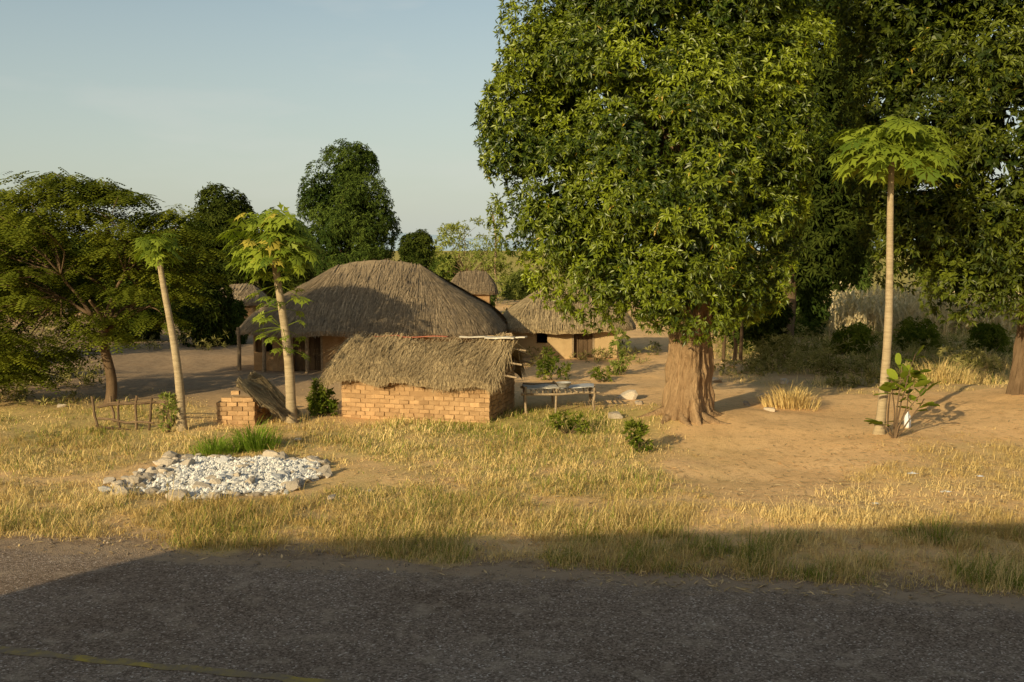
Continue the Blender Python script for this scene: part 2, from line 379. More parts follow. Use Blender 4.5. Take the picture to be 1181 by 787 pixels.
# ------------------------------------------------------------------ foliage
def rosettes(mb, p, ax, K, L, wr, em, es, droop, tint):
    n = len(p)
    ax = norm(ax); t1 = norm(np.cross(ax, norm(rng.normal(0, 1, (n, 3))))); t2 = np.cross(ax, t1)
    ph = (np.arange(K)*2*PI/K)[None]+rng.uniform(-.6, .6, (n, K)); e = rng.normal(em, es, (n, K))
    d = np.cos(e)[..., None]*ax[:, None]+np.sin(e)[..., None]*(np.cos(ph)[..., None]*t1[:, None]+np.sin(ph)[..., None]*t2[:, None])
    d[..., 2] -= droop; d = norm(d)
    Ls = (L*rng.uniform(.65, 1.25, (n, K)))[..., None]
    w = norm(np.cross(d, ax[:, None]+rng.normal(0, .35, (n, K, 3)))); up = np.cross(w, d)
    b = p[:, None]+d*Ls*.08; mid = p[:, None]+d*Ls*.5
    tip = p[:, None]+d*Ls; tip[..., 2] -= Ls[..., 0]*droop*.5
    V = np.stack([b, mid+w*Ls*wr+up*Ls*.07, tip, mid-w*Ls*wr+up*Ls*.07], 2)
    i = (np.arange(n*K)*4)[:, None, None]+np.array([[0, 1, 2], [0, 2, 3]])
    tt = np.clip(tint[:, None]+rng.normal(0, .13, (n, K)), 0, .92)
    tt = np.where(rng.random((n, K)) < .003, 1.0, tt)
    mb.add(V, None, i.reshape(-1, 3), np.repeat(tt.ravel(), 4))
def crown(rows, Yd, nl, lr, nros, K=9, L=.25, wr=.13, em=1.25, es=.35, droop=.3, dscale=.85, flat=1.0, fill=.35, ltsd=.15, front=0., rmin=.5, fillL=1.6):
    """lobes over the surface of a lathe-like body given by its outline"""
    W = []
    for py, xl, xr in rows:
        a = P(xl, py, Yd); b = P(xr, py, Yd); W.append((a.z, (a.x+b.x)/2, (b.x-a.x)/2))
    W = np.array(sorted(W)); z0, z1 = W[0, 0], W[-1, 0]
    mb = MB(); lobes = []
    zz = np.linspace(z0, z1, 200); hw = np.interp(zz, W[:, 0], W[:, 2]); pr = (hw+.3*hw.max()); pr /= pr.sum()
    for k in range(nl):
        z = rng.choice(zz, p=pr)+rng.normal(0, .1*lr); r = lr*rng.uniform(.55, 1.45)
        z = min(max(z, z0+.55*r*flat), z1-.45*r*flat)
        h_ = np.interp(z, W[:, 0], W[:, 2]); cx = np.interp(z, W[:, 0], W[:, 1])
        ph = rng.uniform(0, 2*PI)
        if math.sin(ph) > 0 and rng.random() < front: ph = -ph
        rad = max(h_-r*.8, 0)*math.sqrt(rng.uniform(rmin, 1.08))
        c = np.array([cx+rad*math.cos(ph), Yd+rad*dscale*math.sin(ph), z])
        out = np.array([math.cos(ph), math.sin(ph), .9*(z-(z0+z1)/2)/max((z1-z0)/2, .1)+.25])
        lobes.append((c, r, out/np.linalg.norm(out)))
        n = max(4, int(nros*(r/lr)**2))
        u = norm(rng.normal(0, 1, (n*2, 3))+out*.75)[:n]
        rr = r*rng.uniform(.76, 1.05, n)[:, None]; sc = np.array([1, 1, flat])
        lt = rng.normal(.45, ltsd)
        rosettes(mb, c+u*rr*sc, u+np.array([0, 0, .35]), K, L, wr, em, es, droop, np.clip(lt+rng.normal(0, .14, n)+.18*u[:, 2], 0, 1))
        m = int(n*fill)
        if m:
            u = norm(rng.normal(0, 1, (m, 3)))
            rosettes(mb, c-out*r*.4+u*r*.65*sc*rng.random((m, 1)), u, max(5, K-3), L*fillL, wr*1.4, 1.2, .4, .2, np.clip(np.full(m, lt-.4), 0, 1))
    return mb, lobes
def limb(mb, a, b, r0, r1, bend=.25, n=6, m=7):
    a = np.array(a); b = np.array(b); L = np.linalg.norm(b-a); t = np.linspace(0, 1, m)[:, None]
    side = rng.normal(0, bend*.35*L, 3); side[2] = bend*.5*L*.3
    pts = a+(b-a)*t+side*np.sin(t*PI)+rng.normal(0, .015*L, (m, 3))*np.sin(t*PI)
    mb.tube(pts, np.linspace(r0, r1, m), n, rng.uniform(.3, .7))
def fluted_trunk(mb, base, top, r0, r1, flare, seed=0):
    nz_, na = 80, 140
    zt = np.linspace(0, 1, nz_)**1.25; an = np.arange(na)*2*PI/na; A = np.zeros((nz_, na, 3))
    rs = np.random.default_rng(seed); p = rs.uniform(0, 6, 6)
    for i, t in enumerate(zt):
        c = np.array(base)*(1-t)+np.array(top)*t
        r = r0*(1-t)+r1*t
        fl = math.exp(-t*10)+.30*math.exp(-t*3)
        tw = .45*math.sin(t*4)
        f = 1+.12*np.cos(3*an+p[0]+tw)-.18*np.abs(np.sin(3.5*an+p[1]+tw*1.5))-.13*np.abs(np.sin(7*an+p[2]-tw*2+t))*(.5+vnoise(an*0+2, an*0+t*6, 1))+.14
        f = f+fl*flare*np.maximum(0, np.cos(5*an+p[4]+.3*t))**1.3+fl*flare*.5*np.maximum(0, np.cos(8*an+p[5]))+fl*.10
        q = np.stack([np.cos(an), np.sin(an)], -1)
        f = f+.09*(vnoise(q[:, 0]*3+9, q[:, 1]*3+t*5+9, 1.6)-.5)*2+.06*(vnoise(q[:, 0]*7+9, q[:, 1]*7+t*14+9, 2)-.5)*2
        f = f+.16*math.exp(-((t-.5)/.05)**2)*np.maximum(0, np.cos(an+1.9))**6+.14*math.exp(-((t-.33)/.04)**2)*np.maximum(0, np.cos(an+1.1))**8
        A[i] = c+np.stack([q[:, 0]*r*f, q[:, 1]*r*f, np.zeros(na)], -1)
    mb.grid(A, True, .5)
def tree(name, label, cat, base, fork, r0, r1, cr, leaf, bark, limbs=10, flare=0, group=None, limr=.35, roots=0):
    cmb, lobes = cr
    root = thing(name, label, cat, base, group)
    t = MB()
    b = np.array(base)-np.array([0, 0, .12]); f = np.array(fork)
    if flare: fluted_trunk(t, b, f, r0, r1, flare, 5)
    else:
        k = np.linspace(0, 1, 8)[:, None]; mid = b+(f-b)*k+np.array([1, .3, 0])*.06*np.sin(k*5)
        rr = r0+(r1-r0)*k[:, 0]; rr[0] *= 1.35; t.tube(mid, rr, 12, .5)
    for j in range(roots):
        a_ = -3.2+3.3*j/max(roots-1, 1)+rng.normal(0, .15); L = rng.uniform(.4, .95)
        pts = []
        for k in np.linspace(0, 1, 7):
            x = b[0]+math.cos(a_+.4*k)*(r0*.75+L*k*.9); y = b[1]+math.sin(a_+.4*k)*(r0*.75+L*k*.7); pts.append((x, y, float(gz(x, y))+.15*(1-k)**2-.03))
        t.tube(pts, np.linspace(.13, .025, 7), 8, .5)
    if limbs:
        for j in rng.choice(len(lobes), min(limbs, len(lobes)), False):
            limb(t, f-np.array([0, 0, .1]), lobes[j][0]-lobes[j][2]*lobes[j][1]*.6, r1*limr*1.5, r1*.12)
    t.build('trunk', bark, root, True)
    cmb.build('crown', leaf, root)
    return root
# main mango tree
b = G(792, 486); Yt = b.y
rows = [(-175, 690, 850), (-110, 630, 915), (-50, 606, 940), (0, 597, 948), (50, 580, 945), (100, 565, 942), (150, 556, 940), (200, 558, 938), (245, 566, 932), (290, 592, 922), (325, 634, 900), (350, 682, 875), (368, 738, 840)]
tree('mango_tree', 'tall broad mango tree with thick fluted trunk beside the brick shed', 'tree', b, P(800, 322, Yt), .43, .37,
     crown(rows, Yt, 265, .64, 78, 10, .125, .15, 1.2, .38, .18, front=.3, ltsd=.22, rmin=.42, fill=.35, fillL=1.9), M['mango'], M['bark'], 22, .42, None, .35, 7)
# right mango tree
b = G(1192, 478); Yr = b.y+1.2; b = Vector((b.x+.3, Yr, float(gz(b.x+.3, Yr))))
rows = [(-150, 1040, 1330), (-60, 985, 1370), (0, 972, 1370), (60, 962, 1370), (120, 968, 1370), (180, 975, 1370), (230, 980, 1360), (280, 995, 1345), (318, 1030, 1330), (348, 1075, 1300)]
tree('mango_tree', 'dark leafy mango tree with its trunk cut off by the right edge', 'tree', b, P(1198, 290, Yr), .22, .19,
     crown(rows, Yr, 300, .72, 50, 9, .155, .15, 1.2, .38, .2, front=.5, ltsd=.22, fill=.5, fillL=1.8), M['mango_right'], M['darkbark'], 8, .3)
# dark tree between the two
b = G(905, 392); Yc = b.y
rows = [(-90, 870, 990), (-40, 850, 1020), (0, 845, 1030), (50, 850, 1025), (100, 865, 1015), (150, 880, 1012), (220, 885, 1010), (280, 890, 1002), (320, 905, 985)]
tree('shade_tree', 'dark shaded tree in the gap behind the tall mango tree', 'tree', b, P(915, 290, Yc), .3, .2,
     crown(rows, Yc, 200, .9, 28, 8, .30), M['dark_leaf'], M['darkbark'], 6)
b = G(960, 362)
rows = [(215, 925, 975), (250, 910, 998), (290, 905, 1004), (325, 908, 1004), (352, 915, 995)]
tree('bushy_tree', 'low round green bush tree left of the dry maize', 'tree', b, P(958, 325, b.y), .2, .14,
     crown(rows, b.y, 80, .8, 26, 8, .30), M['mango_far'], M['darkbark'], 5)
# feathery tree, left
def feathery():
    b = G(126, 466); Yl = b.y
    root = thing('feathery_tree', 'spreading feathery leaved green tree at the left with a bare dark trunk', 'tree', b)
    t = MB(); f = np.array(P(122, 380, Yl)); bb = np.array(b)-np.array([0, 0, .1])
    k = np.linspace(0, 1, 9)[:, None]; rr = np.linspace(.13, .09, 9); rr[0] = .18
    t.tube(bb+(f-bb)*k+np.array([.07, .03, 0])*np.sin(k*5), rr, 12, .5)
    cmb = MB()
    pads = []
    rows_ = [(206, 40, 125, 9), (222, 0, 165, 15), (243, -25, 212, 20), (264, -50, 235, 22), (286, -60, 240, 22), (308, -65, 236, 19), (332, -65, 222, 17), (356, -65, 195, 13), (380, -60, 150, 11), (402, -60, 85, 10), (425, -55, 45, 8)]
    for py, xl, xr, n in rows_:
        for j in range(n):
            px = xl+(xr-xl)*(j+rng.uniform(.1, .9))/n
            hw_ = (xr-xl)/2/F*Yl; u = (px-(xl+xr)/2)/((xr-xl)/2)
            dy_ = rng.uniform(-1, 1)*.75*hw_*math.sqrt(max(0, 1-u*u))
            c = np.array(P(px, py+rng.uniform(-7, 7), Yl)); c[1] += dy_
            pads.append(c)
    mains = []
    for k in range(8):
        a = 2*PI*k/8; tip = f+np.array([math.cos(a)*1.0, math.sin(a)*.8, rng.uniform(.5, 1.7)]); limb(t, f-np.array([0, 0, .05]), tip, .055, .03, .3, 7, 6); mains.append(tip)
    mains = np.array(mains)
    for i_, c in enumerate(pads):
        if i_ % 2 == 0:
            o = mains[np.argmin(np.linalg.norm((mains-c)*np.array([1, 1, 1.4]), axis=1))]
            limb(t, o, c, .02, .006, .25, 5, 6)
        n = int(rng.integers(38, 66)); r = rng.uniform(.34, .66)
        ang_ = rng.uniform(0, 2*PI, n); rad = r*np.sqrt(rng.random(n))
        p = c+np.stack([np.cos(ang_)*rad, np.sin(ang_)*rad, rng.normal(0, .06, n)-.18*(rad/r)**2], -1)
        az = ang_+rng.normal(0, .7, n); L = rng.uniform(.22, .38, n)
        d = np.stack([np.cos(az), np.sin(az), rng.uniform(-.55, .1, n)], -1); d = norm(d)
        s_ = norm(np.cross(d, [0, 0, 1.0])); lt = np.clip(rng.normal(.55, .22)+rng.normal(0, .12, n), 0, 1)
        for q in range(5):
            fr = .12+.88*q/4; o_ = p+d*(L*fr)[:, None]-np.array([0, 0, 1])*(.25*L*fr**2)[:, None]
            ll = (.125*(1-.5*abs(fr-.45)))*rng.uniform(.8, 1.2, n)
            for sg in (-1, 1):
                e = norm(s_*sg+d*.45+np.array([0, 0, -.3])); w = np.cross(e, np.cross(s_, d))*.026
                V = np.stack([o_, o_+e*(ll*.5)[:, None]+w, o_+e*ll[:, None], o_+e*(ll*.5)[:, None]-w], 1)
                cmb.add(V, np.arange(n)[:, None]*4+np.arange(4), None, np.repeat(lt, 4))
    t.build('trunk', M['darkbark'], root, True); cmb.build('crown', M['feather'], root)
feathery()
def bgtree(label, px, py, top, half, nl, lr, L, leaf, name='round_tree', lean=0, nr=26):
    b = G(px, py); h = py-top
    rows = [(top, px-half*.35+lean, px+half*.35+lean), (top+h*.16, px-half*.8+lean, px+half*.75+lean), (top+h*.42, px-half, px+half), (top+h*.72, px-half*.95, px+half*.98), (py-h*.06, px-half*.7, px+half*.75)]
    tree(name, label, 'tree' if name != 'shrub' else 'shrub', b, P(px, py-h*.35, b.y), .22 if h > 60 else .06, .14 if h > 60 else .04, crown(rows, b.y, nl, lr, nr, 8, L, ltsd=.2), leaf, M['darkbark'], 4)
b = G(-20, 420)
rows = [(228, -70, 10), (260, -110, 28), (310, -120, 36), (370, -120, 32), (415, -110, 22)]
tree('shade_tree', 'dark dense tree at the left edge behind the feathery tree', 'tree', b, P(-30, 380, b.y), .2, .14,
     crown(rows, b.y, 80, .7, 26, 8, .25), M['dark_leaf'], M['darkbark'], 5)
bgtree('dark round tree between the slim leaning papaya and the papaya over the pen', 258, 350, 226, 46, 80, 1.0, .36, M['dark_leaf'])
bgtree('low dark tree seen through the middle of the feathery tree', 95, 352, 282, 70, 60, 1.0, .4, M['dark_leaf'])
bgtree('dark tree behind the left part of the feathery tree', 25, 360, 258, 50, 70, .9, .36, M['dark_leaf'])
bgtree('dark tree showing under the right side of the feathery tree', 172, 366, 276, 46, 70, .8, .34, M['mango_far'])
bgtree('low dark tree between the papaya over the pen and the rounded mango tree', 332, 348, 262, 34, 55, .9, .38, M['dark_leaf'])
bgtree('low green tree hiding the left part of the small mud hut', 232, 398, 305, 32, 60, .45, .2, M['dark_leaf'])
bgtree('leafy green shrub in front of the small mud hut door', 268, 396, 352, 17, 26, .3, .17, M['mango_far'], 'shrub')
bgtree('dark shrub on the far side of the shaded yard at the left', 152, 392, 350, 34, 36, .4, .2, M['dark_leaf'], 'shrub')
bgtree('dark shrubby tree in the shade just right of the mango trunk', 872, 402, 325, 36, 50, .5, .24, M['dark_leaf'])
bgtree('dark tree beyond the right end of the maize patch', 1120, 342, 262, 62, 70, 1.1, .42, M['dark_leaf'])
bgtree('olive tree between the shaded tree and the bush by the maize', 922, 386, 305, 30, 50, .55, .26, M['mango_far'])
bgtree('dark green shrub on the bank left of the right papaya trunk', 985, 408, 378, 26, 26, .28, .16, M['bush'], 'shrub', 0, 16)
bgtree('dark green shrub on the bank right of the right papaya trunk', 1058, 404, 372, 24, 26, .28, .16, M['bush'], 'shrub', 0, 16)
bgtree('dark green shrub on the bank left of the right mango trunk', 1142, 412, 378, 22, 24, .26, .16, M['bush'], 'shrub', 0, 16)
bgtree('little green tree beside the far hut', 512, 350, 300, 18, 30, .6, .32, M['mango_far'])
bgtree('green shrub in front of the far hut', 556, 362, 326, 14, 20, .4, .24, M['mango_far'], 'shrub', 0, 16)
b = G(398, 350)
rows = [(176, 384, 414), (186, 364, 430), (206, 350, 444), (236, 345, 455), (270, 350, 458), (300, 362, 450), (322, 376, 438)]
tree('mango_tree', 'rounded dense green mango tree standing behind the big thatched house', 'tree', b, P(400, 315, b.y), .3, .22,
     crown(rows, b.y, 110, .95, 52, 8, .24, ltsd=.25), M['mango_far'], M['darkbark'], 6)
bgtree('small dark tree on the skyline over the ridge of the big house', 481, 330, 271, 23, 45, .9, .4, M['dark_leaf'])
b = G(540, 352)
rows = [(256, 530, 552), (270, 508, 572), (290, 500, 586), (312, 502, 590), (335, 508, 582)]
tree('sapling', 'thin pale wispy young tree right of the big thatched roof', 'tree', b, P(540, 318, b.y), .07, .06,
     crown(rows, b.y, 80, .5, 10, 6, .26, .15, 1.1, .4, .2, .8, 1.2, 0), M['pale_leaf'], M['darkbark'], 40, 0, None, .35)
bgtree('pale green shrub in the sunlit field behind the second house roof', 600, 345, 318, 24, 26, .5, .28, M['pale_leaf'], 'shrub', 0, 18)
b = G(846, 415)
rows = [(325, 850, 880), (345, 835, 895), (370, 830, 890), (388, 838, 878)]
tree('sapling', 'thin young tree just right of the thick mango trunk', 'tree', b, P(848, 365, b.y), .07, .05,
     crown(rows, b.y, 26, .32, 16, 7, .18), M['dark_leaf'], M['darkbark'], 8)
def far_wood():
    mb = MB()
    for x0, x1 in ((-330, 350), (1060, 1500)):
        for k in range(int((x1-x0)/5)):
            px = rng.uniform(x0, x1); Yd = rng.uniform(110, 240); c = P(px, 288, Yd); hgt = rng.uniform(1.5, 5.5)*(.6+.8*vnoise(px, 0, .03))
            n = 26; u = norm(rng.normal(0, 1, (n, 3))); p = np.array([c.x, Yd, hgt*.5])+u*np.array([rng.uniform(2, 4), 3, hgt*.55])*rng.uniform(.6, 1, (n, 1))
            rosettes(mb, p, u+np.array([0, 0, .3]), 7, 1.1, .25, 1.2, .3, .2, np.clip(np.full(n, rng.normal(.5, .2)), 0, 1))
    tag(mb.build('far_woodland', M['mango_far']), 'far off low woodland along the horizon', 'woodland', kind='stuff')
far_wood()
def undergrowth():
    mb = MB(); n = 7600
    reg = [(825, 955, 350, 432, .20, .6), (955, 1260, 388, 446, .24, .45), (-110, 262, 350, 406, .20, .5), (500, 780, 343, 384, .10, .4), (560, 760, 395, 425, .06, .3), (-60, 120, 430, 470, .05, .3)]
    for x0, x1, y0, y1, fr, zh in reg:
        m = int(n*fr); px = rng.uniform(x0, x1, m); py = rng.uniform(y0, y1, m)
        dx = (px-590.5)/F; dy = (393.5-py)/F; t = H/(ST-dy*CT); x = dx*t; y = (CT+dy*ST)*t
        cl = vnoise(x+7, y+3, .8)*.6+vnoise(x, y, 2)*.4; k = cl > .46
        x, y, cl = x[k], y[k], cl[k]; m = len(x)
        z = gz(x, y)+rng.random(m)**1.5*zh*np.clip((cl-.42)*5, .1, 1.3)
        ax = rng.normal(0, .6, (m, 3))+np.array([0, 0, 1])
        rosettes(mb, np.stack([x, y, z], -1), ax, 8, .19, .09, .9, .5, .1, np.clip(rng.normal(.45, .3, m), 0, 1))
    tag(mb.build('undergrowth', M['scrub']), 'tangled olive undergrowth behind the yard', 'undergrowth', kind='stuff')
undergrowth()
# ------------------------------------------------------------------ bushes
def bush(label, px, py, top, wpx, nl, lr, L, leaf, K=8, nr=16, name='bush', em=1.0, wr=.14):
    b = G(px, py)
    rows = [(top, px-wpx*.3, px+wpx*.2), (top+(py-top)*.35, px-wpx*.40, px+wpx*.42), (top+(py-top)*.7, px-wpx*.5, px+wpx*.5), (py-1, px-wpx*.45, px+wpx*.45)]
    cmb, lobes = crown(rows, b.y, nl, lr, nr, K, L, wr, em, .5, .1, fill=.15, ltsd=.2)
    root = thing(name, label, 'bush', b)
    t = MB()
    for j in range(min(9, len(lobes))): limb(t, b-Vector((0, 0, .05)), lobes[j][0]+lobes[j][2]*lobes[j][1]*1.3, .012, .003, .2, 5, 5)
    t.build('stem', M['darkbark'], root, True); cmb.build('foliage', leaf, root)
bush('leafy green bush at the left corner of the brick shed', 374, 476, 438, 34, 14, .15, .11, M['bush'])
bush('small scruffy green bush on the sand left of the path', 735, 518, 492, 34, 12, .10, .11, M['bush'], 6, 6, em=.7)
bush('bright weeds growing in front of the second house wall', 638, 438, 405, 36, 14, .14, .13, M['bush'], 6, 7, em=.7)
bush('pale green shrub right of the weeds by the second house', 716, 432, 384, 30, 13, .15, .15, M['pale_leaf'], 6, 6, em=.7)
bush('low green weed behind the stick table', 692, 440, 424, 26, 8, .12, .11, M['bush'], 6, 6, em=.7)
bush('olive bush under the feathery tree', 20, 440, 405, 60, 20, .22, .16, M['bush'])
bush('small weed beside the stick stand', 194, 495, 458, 22, 9, .11, .11, M['pale_leaf'], 6, 6, em=.7)
bush('low green weeds in the grass in front of the brick shed', 655, 498, 482, 60, 12, .09, .10, M['bush'], 6, 5, em=.7)
bush('olive shrub at the foot of the slope left of the path', 895, 425, 392, 60, 22, .18, .14, M['scrub'], 7, 9, em=.8, wr=.09)
bush('low olive scrub under the right tree', 1110, 430, 406, 90, 24, .16, .14, M['scrub'], 7, 8, em=.8, wr=.09)
bush('olive scrub at the left end of the maize', 925, 375, 348, 60, 24, .26, .2, M['scrub'], 7, 8, em=.8, wr=.09)
bush('tangled brown scrub beside the right papaya trunk', 960, 428, 406, 80, 24, .16, .13, M['scrub'], 7, 8, em=.8, wr=.09)
def clump(label, px, py, n, h, spread, m, t0, t1, name='grass_clump'):
    b = G(px, py); root = thing(name, label, 'grass', b)
    r = np.clip(rng.normal(0, spread, (n, 2)), -2*spread, 2*spread); bx = b.x+r[:, 0]; by = b.y+r[:, 1]*.8
    pos = np.stack([bx, by, gz(bx, by)-.02], -1)
    az = np.arctan2(r[:, 1], r[:, 0])+rng.normal(0, .5, n)
    fall = np.exp(-(r**2).sum(1)/(2*(1.4*spread)**2))
    mb = MB(); blades(mb, pos, h*rng.uniform(.5, 1.1, n)*(.35+.65*fall), np.full(n, .0065)*rng.uniform(.7, 1.4, n), az, rng.uniform(.3, 1.5, n), rng.uniform(t0, t1, n))
    mb.build('blades', m, root)
clump('large bright green grass clump behind the stone heap', 293, 512, 480, .75, .20, M['fresh'], 0, 1)
clump('smaller bright green grass clump left of the large clump', 247, 517, 360, .5, .19, M['fresh'], .2, 1)
clump('golden grass tuft at the right side of the path', 910, 470, 520, .8, .28, M['grass'], .45, .85)
clump('golden grass tuft on the bank behind the right papaya', 1085, 438, 520, .9, .5, M['grass'], .45, .85)
clump('golden grass tuft at the right edge of the bank', 1130, 425, 450, .85, .55, M['grass'], .45, .85)
clump('green reed tuft in the shaded verge at the right', 1075, 622, 130, .32, .2, M['grass'], 0, .28)
# ------------------------------------------------------------------ papayas
def papaya(label, base, top, rb, rt, nleaf, pet, bl, extra=None, lo=-5, hi=80, yl=.02):
    root = thing('papaya_tree', label, 'tree', base)
    base = np.array(base)-np.array([0, 0, .1]); top = np.array(top)
    m = 26; t = np.linspace(0, 1, m)[:, None]
    pts = base+(top-base)*t+np.array([.06, 0, 0])*np.sin(t*PI*1.5)
    rr = rb+(rt-rb)*t[:, 0]**.8; rr[0] *= 1.4; rr[1] *= 1.12
    rr = rr*(1+.07*(rng.random(m)-.5))
    mb = MB(); mb.tube(pts, rr, 12, .5); mb.build('trunk', M['papaya_bark'], root, True)
    mb = MB()
    def leaf(o, az, el, pl, R):
        d = np.array([math.cos(az)*math.cos(el), math.sin(az)*math.cos(el), math.sin(el)])
        k = np.linspace(0, 1, 6)[:, None]
        pp = o+d*pl*k-np.array([0, 0, 1])*(.18*pl*k**2)
        mb.tube(pp, np.linspace(.009, .0045, 6), 4, .55, False)
        c = pp[-1]; f = norm(np.array([d[0], d[1], -.25-.6*rng.random()+max(el, 0)*.3])); s_ = norm(np.cross(f, [0, 0, 1])+rng.normal(0, .3, 3)); nn = np.cross(s_, f)
        tt = float(np.clip(rng.normal(.55, .24), 0, .92)); tt = 1.0 if rng.random() < yl else tt
        for q in range(7):      # seven deeply cut lobes, each with side points
            a = -2.5+5.0*q/6; r = R*(1-.10*abs(a)/2.4)*rng.uniform(.8, 1.15)
            e = f*math.cos(a)+s_*math.sin(a); g_ = -f*math.sin(a)+s_*math.cos(a)
            dn = np.array([0, 0, -1.0])
            pt = lambda u, v: c+e*r*u+g_*r*v+dn*r*.34*u*u-nn*.10*r*abs(v)*2
            V = [c, pt(.30, .07), pt(.58, .25), pt(.62, .08), pt(1, 0), pt(.62, -.08), pt(.58, -.25), pt(.30, -.07)]
            mb.add(V, None, [[0, 1, 7], [1, 2, 3], [1, 3, 7], [3, 5, 7], [7, 5, 6], [3, 4, 5]], tt)
    for k in range(nleaf):
        el = math.radians(lo+(hi-lo)*rng.random()**1.1); o = pts[-1]-np.array([0, 0, 1])*rng.uniform(0, .25)*pet
        leaf(o, k*2.4+rng.uniform(-.3, .3), el, pet*rng.uniform(.4, 1.12)*(.72 if el > .8 else 1), bl*rng.uniform(.75, 1.2))
    if extra:
        for (f, n_, s_) in extra:
            o = base+(top-base)*f
            for k in range(n_): leaf(o, rng.uniform(0, 6.28), math.radians(rng.uniform(-20, 50)), pet*s_, bl*s_*1.0)
    mb.build('crown', M['papaya_leaf'], root)
b = G(1013, 505); papaya('tall slim papaya tree on the sand in front of the right mango tree', b, P(1033, 174, b.y), .095, .05, 150, 1.02, .34, None, -10, 58, .01)
b = G(210, 494); papaya('slim leaning papaya tree with a small crown beside the stick stand', b, P(185, 282, b.y), .10, .05, 46, .48, .245, None, -20, 65)
b = G(336, 483); papaya('papaya tree leaning over the small brick pen with shoots on its trunk', b, P(316, 264, b.y), .12, .06, 140, .86, .31, [(.50, 10, .55), (.40, 9, .5), (.60, 9, .55), (.72, 12, .65), (.86, 14, .8)], -40, 68, .04)
b = G(1032, 510); root = thing('broadleaf_shrub', 'young shrub with broad bright green leaves beside the right papaya trunk', 'shrub', b)
st = MB(); lf = MB()
for (px, py) in ((1056, 408), (1040, 422), (1074, 440), (1028, 436), (1066, 460), (1017, 488), (1050, 445), (1058, 425)):
    tip = P(px, py, b.y+rng.uniform(-.3, .3)); limb(st, b-Vector((0, 0, .05)), tip, .018, .007, .25, 5, 6)
    for k in range(7):
        f = rng.uniform(.62, 1.03); o = np.array(b)*(1-f)+np.array(tip)*f; az = rng.uniform(0, 6.28)
        d = norm(np.array([math.cos(az), math.sin(az)*.8-.2, rng.uniform(-.1, .9)])); w = norm(np.cross(d, [0, .6, 1])+rng.normal(0, .3, 3)); L = rng.uniform(.2, .32)
        c = o+d*.06
        prof = [(0, .02), (.2, .30), (.5, .42), (.8, .32), (1, .02)]
        A = np.array([[c+d*L*t+w*L*q*.72*sg+np.array([0, 0, -.12*L*t*t+.05*abs(sg)*L]) for sg in (-1, 0, 1)] for t, q in prof])
        lf.grid(A, False, rng.uniform(.1, .8))
st.build('stem', M['darkbark'], root, True); lf.build('foliage', M['papaya_leaf'], root, True)
# ------------------------------------------------------------------ maize
def maize():
    mb = MB(); n = 1250
    px = rng.uniform(955, 1200, n); py = rng.uniform(350, 386, n)
    for x_, y_ in zip(px, py):
        g = G(x_, y_); h = rng.uniform(.8, 1.6)*(.75+.5*vnoise(g.x, g.y, .6))
        l = rng.normal(0, .2, 2)
        top = np.array(g)+np.array([l[0]*h, l[1]*h, h])
        mb.tube([g, (np.array(g)+top)/2+rng.normal(0, .04, 3), top], [.025, .02, .012], 4, rng.uniform(.2, 1), False)
        K = 7; f = rng.uniform(.2, 1, K)[:, None]; base = np.array(g)*(1-f)+top*f
        blades(mb, base, rng.uniform(.15, .45, K), np.full(K, .035), rng.uniform(0, 6.28, K), rng.uniform(1.2, 2.4, K), rng.uniform(.1, 1, K))
    tag(mb.build('dry_maize', M['maize']), 'dense patch of dry standing maize stalks', 'maize', kind='stuff')
maize()
